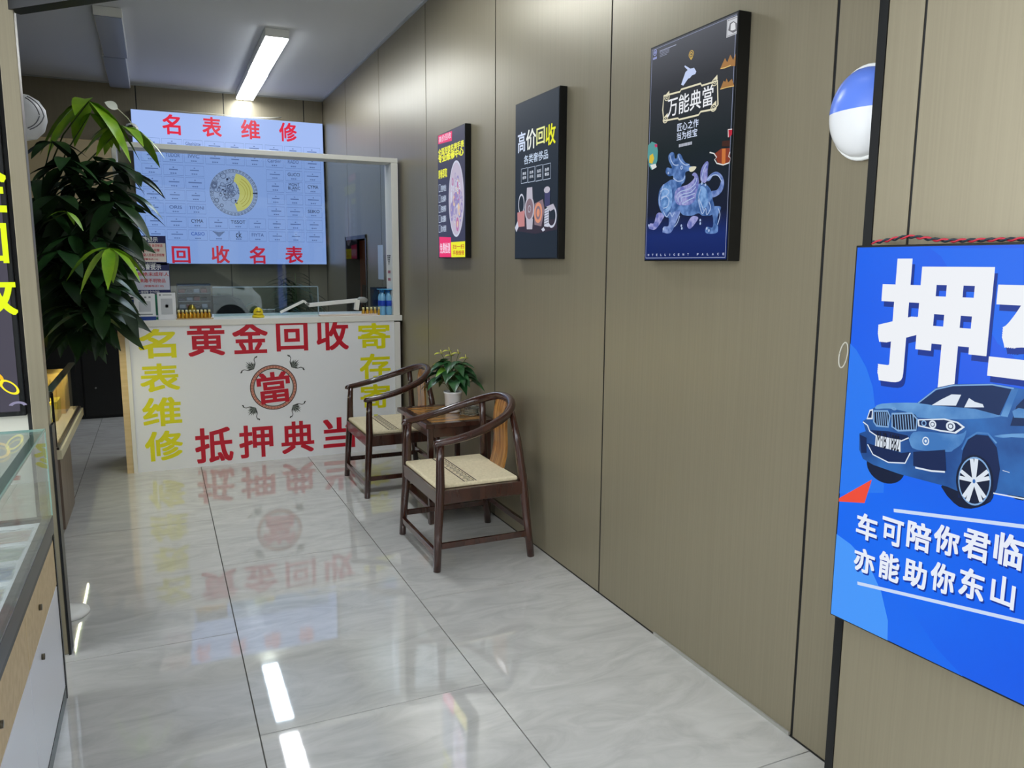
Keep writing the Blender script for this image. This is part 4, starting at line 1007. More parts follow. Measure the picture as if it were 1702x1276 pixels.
# long pale tray
a_ = world_at('y', 6.12, 531, 517); b_ = world_at('y', 6.12, 625, 515)
tag(MB().box(a_.x, b_.x, 6.09, 6.17, ZW, ZW + .012).build('flat_tray', mat('pinkish_tray', (222, 206, 190), rough=.5), loc=(a_.x, 6.12, ZW), bevel=.003), 'long pale flat tray under the white arm lamp', 'tray')
# pack of water bottles
wm = mat('blue_water_bottle', (120, 180, 220), rough=.12, spec=.6, coat=.3); wl = mat('blue_bottle_label', (24, 70, 190), rough=.35); wcap = mat('blue_cap', (40, 120, 200), rough=.35)
x0 = on_counter(636, 6.13)
wb = None
for i in range(3):
    for j in range(2):
        x = x0 + .0 + i * .049; y = 6.125 + j * .05
        lab = 'blue water bottle at the counter end, %s' % ['front row outer', 'back row outer', 'front row middle', 'back row middle', 'front row next to the post', 'back row next to the post'][i * 2 + j]
        if wb is None:
            wb = thing('water_bottle', (x, y, ZW), lab, 'bottle', 'water bottles in the pack on the counter end')
            MB().lathe((x, y, ZW), [(.021, 0), (.0238, .005), (.0238, .06), (.022, .072), (.0238, .085), (.0238, .14), (.018, .16), (.010, .172), (.010, .178)], 16).build('body', wm, wb, smooth=True)
            MB().lathe((x, y, ZW), [(.0242, .072), (.0245, .074), (.0245, .112), (.0242, .114)], 16).build('bottle_label', wl, wb, smooth=True)
            MB().lathe((x, y, ZW), [(.012, .1785), (.012, .194), (.010, .195)], 12).build('cap', wcap, wb, smooth=True)
        else:
            c_ = copy_tree(wb); c_.location = (x, y, ZW); c_['label'] = lab
pw = MB().box(x0 - .026, x0 + .126, 6.098, 6.202, ZW + .199, ZW + .206)
tag(pw.build('pack_film', mat('blue_film_top', (60, 150, 200), rough=.25), loc=(x0, 6.15, ZW + .199)), 'light blue plastic cover on top of the water bottle pack', 'packaging')

# ------------------------------------------------------------------ behind the counter
def office_chair(x, y):
    t = thing('office_chair', (x, y, 0), 'black office chair with rounded back behind the counter', 'chair')
    mb = MB(); N = 10; ww, hh = .25, .33
    for sgn in (0, 1):
        pass
    prof = [(-.25, .62), (-.26, .85), (-.24, 1.05), (-.17, 1.17), (-.07, 1.21), (.07, 1.21), (.17, 1.17), (.24, 1.05), (.26, .85), (.25, .62)]
    i0 = 0
    for d in (-.03, .03):
        for (a, z) in prof: mb.v.append(Vector((x + a, y + d + .1 * (a / .26) ** 2, z)))
    n = len(prof)
    mb.f.append(tuple(range(n))); mb.f.append(tuple(range(n, 2 * n))[::-1]); mb.m += [0, 0]
    for k in range(n): mb.f.append((k, k + n, (k + 1) % n + n, (k + 1) % n)); mb.m.append(0)
    bk = mat('black_mesh_fabric', (16, 16, 18), rough=.7)
    mb.build('backrest', bk, t, bevel=.012)
    MB().box(x - .25, x + .25, y - .5, y - .02, .44, .52).build('seat', bk, t, bevel=.03)
    MB().tube([(x, y - .25, .12), (x, y - .25, .44)], .03, 12).build('column', M_BLACKM, t, smooth=True)
    MB().obox((x, y - .1, .47), (x, y + .03, .66), .06, .02).build('back_bracket', M_BLACKM, t)
    for k in range(5):
        a = 2 * pi * k / 5; MB().obox((x, y - .25, .13), (x + .3 * cos(a), y - .25 + .3 * sin(a), .075), .045, .03).build('base_arm', M_BLACKM, t)
        MB().tube([(x + .3 * cos(a) - .02, y - .25 + .3 * sin(a), .03), (x + .3 * cos(a) + .02, y - .25 + .3 * sin(a), .03)], .03, 12).build('castor', M_BLACKM, t, smooth=True)
    for s_ in (-1, 1):
        MB().tube([(x + s_ * .25, y - .35, .48), (x + s_ * .29, y - .35, .62), (x + s_ * .29, y - .12, .64), (x + s_ * .26, y - .05, .56)], .018, 8).build('armrest', M_BLACKM, t, smooth=True)
oc = world_at('y', 7.45, 368, 500)
office_chair(oc.x, 7.45)
# two leafy floor plants in pots in front of the back wall
def floor_plant(x, y, zt, n, L, label, seed):
    t = thing('potted_palm', (x, y, 0), label, 'plant', 'potted plants behind the counter')
    MB().lathe((x, y, 0), [(.13, 0), (.16, .05), (.18, .3), (.165, .31), (.15, .29)], 20).build('pot', mat('dark_pot', (34, 34, 36), rough=.4), t, smooth=True)
    MB().lathe((x, y, .285), [(.148, 0), (.148, .004)], 20).build('soil', M_SOIL, t)
    r = random.Random(seed)
    for k in range(n):
        a = r.uniform(0, 2 * pi); sp = r.uniform(.05, .34); top = Vector((x + sp * cos(a), y + sp * .6 * sin(a), zt - r.uniform(0, .45)))
        b0 = Vector((x + r.uniform(-.04, .04), y + r.uniform(-.04, .04), .29))
        mid = b0.lerp(top, .55) + Vector((0, 0, .12))
        st = MB().tube([b0, mid, top], [.007, .005, .003], 6).build('stem', M_STEM, t, smooth=True)
        lf = MB()
        for q in range(9):
            s0 = mid.lerp(top, q / 8)
            for sg in (-1, 1):
                aa = a + sg * (1.0 + r.uniform(-.2, .2)); d = Vector((cos(aa), sin(aa) * .7, .35 - q * .03))
                lf.leaf(s0, d, (0, 0, 1), L * r.uniform(.7, 1.1), .03, .5, .2, 4)
        o = lf.build('frond', M_LEAF if k % 2 else M_LEAF2, t, smooth=True)
pl1 = Vector((1.34, 8.62, 0)); floor_plant(pl1.x, 8.62, 1.42, 13, .24, 'dark leafy potted plant under the right end of the blue sign, nearer the doorway', 11)
pl2 = world_at('y', 8.05, 482, 500); floor_plant(pl2.x, 8.05, 1.18, 11, .2, 'low dark potted plant just behind the white arm lamp', 12)
pl3 = Vector((.62, 8.72, 0)); floor_plant(pl3.x, 8.72, 1.22, 7, .15, 'small potted plant behind the yellow holder', 14)
# monitor seen from behind and sheet on the wall
mx_ = world_at('y', 6.55, 628, 480)
mo = thing('monitor', (mx_.x, 6.55, 1.0), 'dark computer monitor behind the water bottles', 'monitor')
MB().box(mx_.x - .07, mx_.x + .12, 6.52, 6.545, 1.14, 1.30).build('display_panel', mat('navy_screen', (20, 32, 52), rough=.25), mo, bevel=.003)
MB().obox((mx_.x + .02, 6.56, 1.098), (mx_.x + .02, 6.56, 1.2), .03, .02, up=(0, 1, 0)).build('stand', M_BLACKM, mo)
MB().box(mx_.x - .05, mx_.x + .1, 6.5, 6.62, 1.0905, 1.098).build('foot', M_BLACKM, mo)
ps = MB().box(WX - .003, WX - .0005, 6.62, 6.80, 1.36, 1.655)
tag(ps.build('wall_notice', inkm((206, 214, 226)), loc=(WX, 6.7, 1.36)), 'white paper sheet taped to the wall beside the doorway', 'paper')
# shelf with a small lamp in the side room
sh_ = world_at('y', 8.3, 598, 468)
sx_ = 2.35
shf = MB().box(2.0, 2.9, 7.9, 8.35, 1.24, 1.27).box(2.0, 2.04, 7.9, 8.35, 0, 1.24).box(2.86, 2.9, 7.9, 8.35, 0, 1.24)
tag(shf.build('side_table', M_DWOOD, loc=(2.4, 8.1, 0)), 'dark brown side table in the reddish room beyond the doorway', 'table')
pt = world_at('x', 2.2, 604, 458)
tl = thing('candle_lamp', (2.2, 8.1, 1.27), 'tiny glowing lamp on the side table in the reddish room', 'lamp')
MB().lathe((2.2, 8.1, 1.2705), [(.03, 0), (.03, .01), (.01, .02), (.01, .05)], 12).build('base', M_GOLD, tl, smooth=True)
MB().lathe((2.2, 8.1, 1.322), [(.008, 0), (.02, .015), (.02, .03), (.004, .05)], 12).build('bulb', mat('warm_bulb', (255, 220, 150), emit=(255, 205, 130), estr=110), tl, smooth=True)
kt = MB().lathe((2.45, 8.1, 1.2705), [(.04, 0), (.05, .02), (.045, .05), (.02, .06)], 16)
tag(kt.build('dark_bowl', M_BLACKM, loc=(2.45, 8.1, 1.27), smooth=True), 'small dark bowl beside the glowing lamp', 'bowl')
# security camera at the edge of the screen
sc = world_at('y', 8.8, 219, 215)
cm = thing('security_camera', (sc.x, 8.98, sc.z), 'white round security camera with a dark lens beside the big sign', 'camera')
mb = MB(); mb.tube([sc + Vector((0, .12, .05)), sc + Vector((0, .05, .01)), sc], [.03, .055, .062], 18); mb.build('body', M_WHITEP, cm, smooth=True)
mb = MB(); mb.tube([sc + Vector((0, -.001, 0)), sc + Vector((.004, -.02, 0))], [.046, .036], 18); mb.build('lens', M_BLACKM, cm, smooth=True)
MB().obox(sc + Vector((-.035, .1, .05)), (sc.x - .035, YB - .002, sc.z + .07), .03, .03).build('bracket', M_WHITEP, cm)
# cream cupboard and black cabinet at the back left
cbn = thing('cream_cupboard', (-.72, 9.0, 1.16), 'tall cream cupboard front on the back wall behind the money tree', 'cupboard')
MB().box(-1.11, -.33, 8.86, YB - .001, 1.16, 2.67).build('carcass', M_CREAM, cbn)
MB().box(-1.105, -.725, 8.84, 8.859, 1.17, 2.66).build('door', mat('pale_cream_door', (190, 172, 134), rough=.5), cbn); MB().box(-.715, -.335, 8.84, 8.859, 1.17, 2.66).build('door', mat('pale_cream_door', (190, 172, 134), rough=.5), cbn)
bk_ = thing('black_cabinet', (-.72, 8.7, 0), 'black cabinet in the dark passage beside the counter', 'cabinet')
MB().box(-1.11, -.3, 8.4, 9.07, 0, 1.15).build('carcass', mat('matt_black', (10, 11, 12), rough=.6), bk_)
for k in range(2): MB().box(-1.1 + .4 * k, -.715 + .4 * k, 8.385, 8.399, .03, 1.13).build('door', mat('matt_black_door', (12, 13, 14), rough=.5), bk_, bevel=.003)
MB().tube([(-.6, 8.384, .3), (-.6, 8.37, .3)], .008, 10).build('knob', mat('grey_knob', (130, 130, 126), rough=.4), bk_)

# ================================================================== CHAIRS, TABLE
def make_chair(ox, oy):
    t = thing('armchair', (ox + .26, oy, 0), 'dark rosewood horseshoe armchair with tan seat pad, nearer of the two', 'chair', 'pair of rosewood armchairs at the tea table')
    o = Vector((ox, oy, 0)); V3 = lambda x, y, z: o + Vector((x, y, z))
    for s in (-1, 1):
        MB().tube([V3(.0, s * .297, 0), V3(.012, s * .288, .2), V3(.028, s * .278, .42), V3(.03, s * .272, .55), V3(.036, s * .268, .636)], [.019, .021, .023, .020, .017], 14).build('leg', M_DWOOD, t, smooth=True)
        MB().tube([V3(.515, s * .292, 0), V3(.495, s * .28, .2), V3(.478, s * .262, .42), V3(.462, s * .235, .6), V3(.442, s * .2, .752)], [.019, .021, .023, .020, .017], 14).build('leg', M_DWOOD, t, smooth=True)
    pts = [(.008, -.272, .628), (.02, -.276, .64), (.1, -.287, .653), (.2, -.289, .675), (.3, -.272, .705), (.39, -.232, .737), (.452, -.168, .767), (.485, -.09, .788), (.495, 0, .794)]
    pts = pts + [(x, -y, z) for x, y, z in pts[-2::-1]]
    # finer curve
    fine = []
    for k in range(len(pts) - 1):
        p0, p1, p2, p3 = [Vector(pts[min(max(k + q, 0), len(pts) - 1)]) for q in (-1, 0, 1, 2)]
        for q in range(4):
            u = q / 4; fine.append(.5 * ((2 * p1) + (p2 - p0) * u + (2 * p0 - 5 * p1 + 4 * p2 - p3) * u * u + (3 * p1 - p0 - 3 * p2 + p3) * u ** 3))
    fine.append(Vector(pts[-1]))
    n = len(fine)
    MB().tube([o + p for p in fine], [.013 + .007 * sin(pi * k / (n - 1)) + (.003 if 2 < k < n - 3 else 0) for k in range(n)], 14).build('armrest', M_DWOOD, t, smooth=True)
    # back splat, gently S-curved
    mb = MB(); N = 12
    for k in range(N + 1):
        u = k / N; z = .425 + .36 * u; x = .446 + .042 * u + .010 * sin(u * 2 * pi); w = .088 - .006 * sin(pi * u)
        for d in (-.006, .006):
            for s in (-1, 1): mb.v.append(V3(x + d, s * w, z))
    for k in range(N):
        a = k * 4; b = a + 4
        for q in ((0, 1, 1 + 4, 0 + 4), (3, 2, 2 + 4, 3 + 4), (1, 3, 3 + 4, 1 + 4), (2, 0, 0 + 4, 2 + 4)):
            mb.f.append(tuple(a + e_ for e_ in q)); mb.m.append(0)
    mb.f += [(0, 2, 3, 1), (4 * N, 4 * N + 1, 4 * N + 3, 4 * N + 2)]; mb.m += [0, 0]
    sp = mb.build('back_splat', M_GWOODV, t, smooth=False); sp['label'] = 'golden grained back splat'
    # seat frame: four rails
    zr0, zr1 = .335, .405
    MB().obox(V3(.02, -.275, .37), V3(.02, .275, .37), .03, .07).build('seat_rail', M_DWOOD, t, bevel=.004)
    MB().obox(V3(.475, -.262, .37), V3(.475, .262, .37), .03, .07).build('seat_rail', M_DWOOD, t, bevel=.004)
    for s in (-1, 1): MB().obox(V3(.02, s * .28, .37), V3(.48, s * .268, .37), .028, .07).build('seat_rail', M_DWOOD, t, bevel=.004)
    MB().box(ox + .02, ox + .478, oy - .27, oy + .27, .392, .4045).build('seat_board', M_DWOOD, t)
    cu = MB().box(ox + .012, ox + .452, oy - .262, oy + .262, .405, .428).build('seat_pad', M_FABRIC, t, bevel=.009, bseg=3)
    cu['label'] = 'tan cloth seat pad with a dark fretwork band'
    TP = Plane((ox, oy, .4282), (1, 0, 0), (0, 1, 0), (0, 0, 1))
    kb = MB()
    for x in (.164, .226): line(kb, TP, [(x, -.255), (x, .255)], .006, .0006)
    ncell = 10; L_ = .5 / ncell
    for k in range(ncell):
        y = -.25 + k * L_; line(kb, TP, [(.172, y), (.214, y), (.214, y + L_ * .62), (.188, y + L_ * .62), (.188, y + L_ * .34), (.200, y + L_ * .34)], .006, .0006)
    kb.build('fret_band', M_BROWNINK, cu)
    # stretchers
    MB().obox(V3(.004, -.292, .085), V3(.004, .292, .085), .022, .032).build('stretcher', M_DWOOD, t, bevel=.003)
    for s in (-1, 1): MB().obox(V3(.008, s * .291, .125), V3(.502, s * .286, .125), .018, .03).build('stretcher', M_DWOOD, t, bevel=.003)
    MB().obox(V3(.5, -.284, .165), V3(.5, .284, .165), .018, .03).build('stretcher', M_DWOOD, t, bevel=.003)
    return t
ch1 = make_chair(1.172, 3.777)
ch2 = copy_tree(ch1); ch2.location = Vector(ch1.location) + Vector((-.018, 1.333, 0))
ch2['label'] = 'dark rosewood horseshoe armchair next to the white counter, farther of the two'

tt = thing('tea_table', (1.545, 4.42, 0), 'small dark rosewood tea table with a golden grained top between the armchairs', 'table')
x0, x1, y0, y1, zt = 1.335, 1.755, 4.13, 4.72, .60
fr = MB(); zf = .572
fr.box(x0, x0 + .05, y0, y1, zf, zt).box(x1 - .05, x1, y0, y1, zf, zt).box(x0 + .05, x1 - .05, y0, y0 + .05, zf, zt).box(x0 + .05, x1 - .05, y1 - .05, y1, zf, zt)
fr.build('top_frame', M_DWOOD, tt, bevel=.003)
MB().box(x0 + .0505, x1 - .0505, y0 + .0505, y1 - .0505, zf, zt - .002).build('top_panel', M_GWOOD, tt)
for lx in (x0 + .022, x1 - .042):
    for ly in (y0 + .025, y1 - .045):
        MB().box(lx, lx + .03, ly, ly + .03, 0, zf - .0005).build('leg', M_DWOOD, tt, bevel=.003)
MB().box(x0 + .052, x1 - .043, y0 + .03, y0 + .045, .515, zf - .001).build('apron', M_DWOOD, tt); MB().box(x0 + .052, x1 - .043, y1 - .035, y1 - .02, .515, zf - .001).build('apron', M_DWOOD, tt)
MB().box(x0 + .03, x0 + .045, y0 + .056, y1 - .046, .515, zf - .001).build('apron', M_DWOOD, tt); MB().box(x1 - .035, x1 - .02, y0 + .056, y1 - .046, .515, zf - .001).build('apron', M_DWOOD, tt)
MB().box(x0 + .03, x1 - .02, y0 + .03, y1 - .025, .075, .10).build('lower_shelf', M_DWOOD, tt, bevel=.003)
# potted anthurium on the table
pp = world_at('z', .60, 753, 684)
po = thing('potted_plant', pp, 'green leafy plant with yellow-green flowers in a white pot on the tea table', 'plant')
MB().lathe(pp + Vector((0, 0, .0005)), [(.042, 0), (.046, .006), (.053, .115), (.0575, .117), (.0575, .128), (.052, .128), (.050, .112)], 28).build('pot', mat('white_glazed_pot', (250, 250, 250), rough=.25), po, smooth=True)
MB().lathe(pp + Vector((0, 0, .112)), [(.0495, 0), (.0495, .005)], 20).build('soil', M_SOIL, po)
r = random.Random(21)
M_ANT = mat('anthurium_leaf', (42, 92, 46), rough=.32, noise=(30, (28, 66, 36))); M_ANT2 = mat('anthurium_young_leaf', (120, 170, 60), rough=.35)
M_SPA = mat('anthurium_flower', (196, 200, 76), rough=.4); 
def heart(base, d, L, Wd, m, nm, droop=.35):
    """heart shaped blade"""
    d = Vector(d).normalized(); side = d.cross(Vector((0, 0, 1))); side = side.normalized() if side.length > .01 else Vector((1, 0, 0)); nn = side.cross(d).normalized()
    prof = [(-.18, .32), (-.12, .62), (0, .88), (.15, 1.0), (.35, .92), (.6, .62), (.82, .3), (1.0, .02)]
    mb = MB(); i = 0
    for (t_, w_) in prof:
        c_ = base + d * (L * max(t_, -.02)) + Vector((0, 0, -droop * L * max(t_, 0) ** 2)); wq = w_ * Wd / 2; bk = d * (L * min(0, t_ + .02))
        mb.v += [c_ - side * wq + nn * wq * .25 + bk, c_ - side * wq * .5 + nn * wq * .1 + bk * .6, c_, c_ + side * wq * .5 + nn * wq * .1 + bk * .6, c_ + side * wq + nn * wq * .25 + bk]
    for k in range(len(prof) - 1):
        for q in range(4):
            a = k * 5 + q; mb.f.append((a, a + 1, a + 6, a + 5)); mb.m.append(0)
    return mb.build(nm, m, po, smooth=True)
base = pp + Vector((0, 0, .12))
for k in range(44):
    a = k * 2.399 + r.uniform(-.2, .2); lay = k / 44; sp = .035 + .085 * (1 - lay) + r.uniform(-.01, .02); hgt_ = .055 + .135 * lay + r.uniform(-.01, .02)
    tip = base + Vector((sp * cos(a), sp * sin(a), hgt_))
    MB().tube([base + Vector((.01 * cos(a), .01 * sin(a), 0)), base + Vector((sp * .4 * cos(a), sp * .4 * sin(a), hgt_ * .8)), tip], .0018, 5).build('stem', M_STEM, po, smooth=True)
    heart(tip, (cos(a), sin(a), -.45 + .35 * lay + r.uniform(-.25, .25)), r.uniform(.075, .11), r.uniform(.06, .085), M_ANT2 if k in (19, 24, 33) else M_ANT, 'leaf')
for (dx, dy, dz) in ((-.02, .0, .255), (.03, -.02, .24), (-.055, .05, .235), (.06, -.07, .215), (.01, .05, .22), (-.06, .06, .17)):
    tip = base + Vector((dx, dy, dz))
    MB().tube([base, base + Vector((dx * .5, dy * .5, dz * .7)), tip], .0018, 5).build('flower_stem', M_STEM, po, smooth=True)
    heart(tip, (-.7, -.3, .15), .06, .045, M_SPA, 'flower', .2)
    MB().tube([tip, tip + Vector((-.008, -.008, .025))], [.0035, .0022], 7).build('flower_spike', mat('cream_spike', (230, 220, 130), rough=.6), po, smooth=True)
# glass ashtray
ap = world_at('z', .6025, 781, 687)
at_ = MB(); at_.lathe((ap.x, ap.y, .6005), [(.055, 0), (.064, .008), (.068, .036), (.062, .040), (.050, .036), (.044, .012), (.002, .010)], 12)
ax_ = at_.build('glass_ashtray', mat('cut_glass', (235, 235, 225), rough=.03, trans=.92, ior=1.5), loc=(ap.x, ap.y, .6))
tag(ax_, 'faceted clear glass ashtray beside the white pot on the tea table', 'ashtray')

# ================================================================== FRONT DISPLAY CASE (left foreground)
XF = -.367; YE = 2.94; Y0 = .35; XBk = -.95
fc = thing('display_case', (-.65, 1.6, 0), 'front glass display case with black frame, wooden drawer band and white doors', 'display case')
MB().box(XBk, XF - .012, Y0, YE - .012, .05, .58).build('carcass', mat('white_laminate', (222, 224, 228), rough=.35), fc)
MB().box(XBk, XF - .02, Y0, YE - .02, 0, .05).build('plinth', M_BLACKM, fc)
MB().box(XF - .03, XF, Y0, YE, .597, .655).box(XBk, XF - .03, YE - .03, YE, .597, .655).box(XBk, XBk + .03, Y0, YE - .03, .597, .655).build('black_rim', mat('charcoal_aluminium', (28, 33, 35), rough=.3, metal=.1), fc, bevel=.002)
MB().box(XF - .02, XF - .004, Y0, YE - .006, .575, .5965).build('lower_rail', M_BLACKM, fc)
MB().box(XF - .02, XF - .001, YE - .02, YE - .001, 0.0, .5965).build('corner_post', M_BLACKM, fc)
MB().box(XF - .02, XF - .003, Y0, YE - .021, .0, .045).build('kick_rail', M_BLACKM, fc)
for (ya, yb) in ((2.30, YE - .022), (1.64, 2.295), (.98, 1.635), (.36, .975)):
    d = MB().box(XF - .0115, XF - .004, ya, yb, .418, .574).build('drawer', M_CREAM, fc, bevel=.001)
    ym = (ya + yb) / 2 - .08
    MB().tube([(XF - .0038, ym, .50), (XF + .004, ym, .50)], .009, 12).build('lock', mat('dark_brass', (90, 84, 70), rough=.3, metal=.8), d, smooth=True)
    d = MB().box(XF - .0115, XF - .004, ya, yb, .048, .412).build('door', mat('white_door', (226, 228, 234), rough=.3), fc, bevel=.001)
    MB().tube([(XF - .0038, ym - .03, .36), (XF + .004, ym - .03, .36)], .009, 12).build('lock', mat('dark_brass', (90, 84, 70), rough=.3, metal=.8), d, smooth=True)
MB().box(XBk + .03, XF - .03, Y0, YE - .03, .63, .642).build('deck', mat('white_deck_added_glow', (232, 236, 240), rough=.5, emit=(236, 240, 246), estr=.10), fc)  # deck is no lamp: faint emission stands in for light falling on it
gl = M_GLASSD
MB().box(XF - .006, XF - .001, Y0, YE - .002, .656, .944).build('front_pane', gl, fc)
MB().box(XBk, XF - .007, YE - .008, YE - .003, .656, .944).build('end_pane', gl, fc)
MB().box(XBk, XF - .001, Y0, YE - .002, .9445, .952).build('top_pane', gl, fc)
MB().box(XBk + .03, XBk + .045, Y0 + .02, YE - .03, .930, .940).build('led_strip', mat('case_led', (255, 255, 255), emit=(240, 246, 255), estr=16), fc)
edge = mat('glass_edge_green', (150, 186, 176), rough=.2)
MB().box(XF - .003, XF, Y0, YE, .944, .952).box(XBk, XF, YE - .0015, YE + .0005, .944, .952).box(XF - .005, XF, YE - .004, YE, .656, .944).build('pane_edge', edge, fc)
MB().box(XF - .034, XF - .007, Y0, YE - .009, .9375, .944).build('top_channel', mat('grey_green_channel', (104, 122, 114), rough=.3), fc)
MB().box(XBk + .03, XBk + .22, Y0, YE - .03, .79, .797).build('glass_shelf', gl, fc)
# sleeves with printed notes lying in the case
r = random.Random(5)
NP = [mat('note_pink', (206, 178, 170), rough=.3, noise=(30, (226, 216, 204))), mat('note_green', (178, 196, 178), rough=.3, noise=(30, (220, 222, 214))), mat('note_blue', (168, 184, 210), rough=.3, noise=(30, (214, 220, 228)))]
wh = ['pink', 'green', 'blue']; pos = ['far end of front case', 'second from far end', 'third from far end', 'fourth from far end', 'fifth from far end', 'near end of front case']
for k in range(6):
    for q in range(2):
        if q == 1 and k in (1, 2): continue
        y = 2.78 - k * .17; x = -.50 - q * .21; m = (k + q * 2) % 3
        t = thing('banknote_sleeve', (x, y, .643), '%s note in clear sleeve, %s row, %s' % (wh[m], 'outer' if q == 0 else 'inner', pos[k]), 'banknote', 'notes in clear sleeves laid out in the front case')
        T = Matrix.Translation((x, y, .643)) @ Matrix.Rotation(r.uniform(-.12, .12), 4, 'Z')
        MB().box(-.085, .085, -.055, .055, 0, .0015, T=T).build('note', NP[m], t)
        T2 = T @ Matrix.Translation((0, 0, .002)); mb = MB(); N = 7
        for i in range(N + 1):
            for j in range(N + 1): mb.v.append(T2 @ Vector((-.092 + .184 * i / N, -.062 + .124 * j / N, .002 + r.uniform(0, .005))))
        for i in range(N):
            for j in range(N): a = i * (N + 1) + j; mb.f.append((a, a + N + 1, a + N + 2, a + 1)); mb.m.append(0)
        mb.build('sleeve', glass('crinkled_sleeve', (246, 248, 250), 1.5), t)
gb = MB().box(XBk + .05, -.60, 2.35, 2.62, .643, .785)
tag(gb.build('grey_box', mat('grey_green_box', (120, 130, 124), rough=.5), loc=(-.7, 2.5, .643), bevel=.004), 'grey green box standing at the back of the front display case', 'box')

# ================================================================== BLACK NEON POSTER ABOVE THE CASE
PN = Plane((-1.35, 3.262, .945), (1, 0, 0), (0, 0, 1), (0, -1, 0)); NW = .87
np_ = thing('gold_poster_light_box', (-.9, 3.28, .945), 'black light box with glowing yellow characters and a gold ring, above the front case', 'light box')
MB().box(-1.35, -.463, 3.264, 3.2995, .945, 2.75).build('frame', M_BLACKM, np_, bevel=.003)
print_part('lit_face', np_, mat('grey_violet_film', (10, 10, 12), rough=.3, spec=.3, emit=(74, 70, 84), estr=.9), lambda mb: rect(mb, PN, .02, .018, NW, 1.78, .001))
Q = Crop(PN, 0, 0, 1)
NEON = glow((226, 250, 10), 1.1)
for ch, b in (('金', (-68, 258, 11, 352)), ('回', (-56, 370, 13, 437)), ('收', (-52, 455, 28, 524))):
    print_part('character', np_, NEON, lambda mb: text(mb, PN, ch, Q.box(*b), .004, .035))
def goldring(mb):
    c_ = Q(16, 643); n = 40
    i0 = len(mb.v)
    for k in range(n):
        t = 2 * pi * k / n
        for f_ in (1, .72):
            a = .036 * f_ * cos(t); b = .019 * f_ * sin(t); ph = -.75
            mb.v.append(PN.at(c_[0] + a * cos(ph) - b * sin(ph), c_[1] + a * sin(ph) + b * cos(ph), .004))
    for k in range(n):
        a = i0 + 2 * k; b = i0 + 2 * ((k + 1) % n); mb.f.append((a, b, b + 1, a + 1)); mb.m.append(0)
print_part('gold_ring_picture', np_, glow((250, 230, 40), 1.1), goldring)
c_ = Q(30, 672); print_part('ring_reflection_picture', np_, glow((150, 146, 176), .9), lambda mb: ell(mb, PN, c_[0], c_[1] - .008, .03, .02, .003, 16, inner=.6, t0=0.3, t1=2.8))
c_ = Q(-12, 632); print_part('gold_ring_picture', np_, glow((250, 190, 30), 1.1), lambda mb: ell(mb, PN, c_[0], c_[1], .034, .03, .0035, 30, inner=.7))

# ================================================================== SECOND DISPLAY CASE (low, beyond the post)
X2 = -.527; Ya, Yb = 4.76, 6.14; zc = .49
sc2 = thing('low_display_case', (-.8, 5.4, 0), 'low glass display case with cream trim and brown base beyond the slim post', 'display case')
MB().box(-1.1, X2 - .012, Ya + .01, 5.30, 0.04, .436).build('base', mat('brown_laminate', (112, 96, 84), rough=.4, streak=(20, 20, 2, (96, 80, 70), .8)), sc2)
MB().box(-1.1, X2 - .03, Ya + .02, 5.28, 0, .04).build('plinth', M_BLACKM, sc2)
MB().box(-1.1, X2 - .1, 5.32, Yb - .02, 0, .436).build('recessed_base', mat('dark_laminate', (50, 44, 40), rough=.5), sc2)
MB().box(-1.1, X2, Ya, Yb, .437, .488).build('cream_trim', mat('cream_trim', (206, 198, 168), rough=.4), sc2, bevel=.002)
MB().box(-1.09, X2 - .012, Ya + .01, Yb - .012, .4885, .502).build('black_rail', mat('dark_red_brown_rail', (38, 26, 24), rough=.3), sc2)
MB().box(-1.08, X2 - .03, Ya + .03, Yb - .03, .5025, .506).build('deck', mat('cream_deck', (236, 214, 176), rough=.5), sc2)
zg = .80; xg = X2 - .025; yg = Ya + .03
MB().box(xg - .004, xg, yg, Yb - .03, .503, zg).build('front_pane', M_GLASSD, sc2)
MB().box(-1.08, xg, yg, yg + .004, .503, zg).build('end_pane', M_GLASSD, sc2)
MB().box(-1.08, xg, yg, Yb - .03, zg + .0005, zg + .006).build('top_pane', M_GLASSD, sc2)
MB().box(xg - .038, xg + .003, yg, Yb - .03, zg + .0065, zg + .012).box(xg - .038, xg - .0045, yg + .005, Yb - .03, zg - .0035, zg).build('pane_edge', mat('dark_green_edge', (84, 104, 96), rough=.2), sc2)
MB().box(xg - .008, xg + .004, yg - .004, yg + .004, .503, zg - .02).box(-1.08, xg + .004, yg - .004, yg + .004, zg - .026, zg).build('black_frame', M_BLACKM, sc2)
MB().box(xg - .03, xg - .022, yg + .05, Yb - .06, zg - .014, zg - .004).build('led_strip', mat('led_strip_light', (255, 255, 240), emit=(255, 246, 206), estr=70), sc2)
YB1 = mat('yellow_card', (232, 186, 84), rough=.5, noise=(12, (240, 200, 110))); YB2 = mat('bright_yellow_card', (236, 206, 40), rough=.5)
def carton(x0, x1, y0, y1, z0, z1, m, label):
    t = thing('carton', ((x0 + x1) / 2, (y0 + y1) / 2, z0), label, 'box', 'yellow boxes inside the low display case')
    MB().box(x0, x1, y0, y1, z0, z1 - .02).build('box_body', m, t, bevel=.002)
    MB().box(x0 - .001, x1 + .001, y0 - .001, y1 + .001, z1 - .0195, z1).build('lid', m, t, bevel=.002)
carton(-1.0, -.60, 5.82, 6.08, .507, .60, YB1, 'amber yellow carton, lowest at the far end of the low display case')
carton(-1.0, -.60, 5.82, 6.08, .6005, .69, YB1, 'amber yellow carton, middle of the stack in the low display case')
carton(-1.0, -.60, 5.82, 6.08, .6905, .775, YB1, 'amber yellow carton, topmost in the low display case')
carton(-.86, -.62, 5.55, 5.76, .507, .63, YB2, 'bright lemon yellow box in front of the amber cartons')
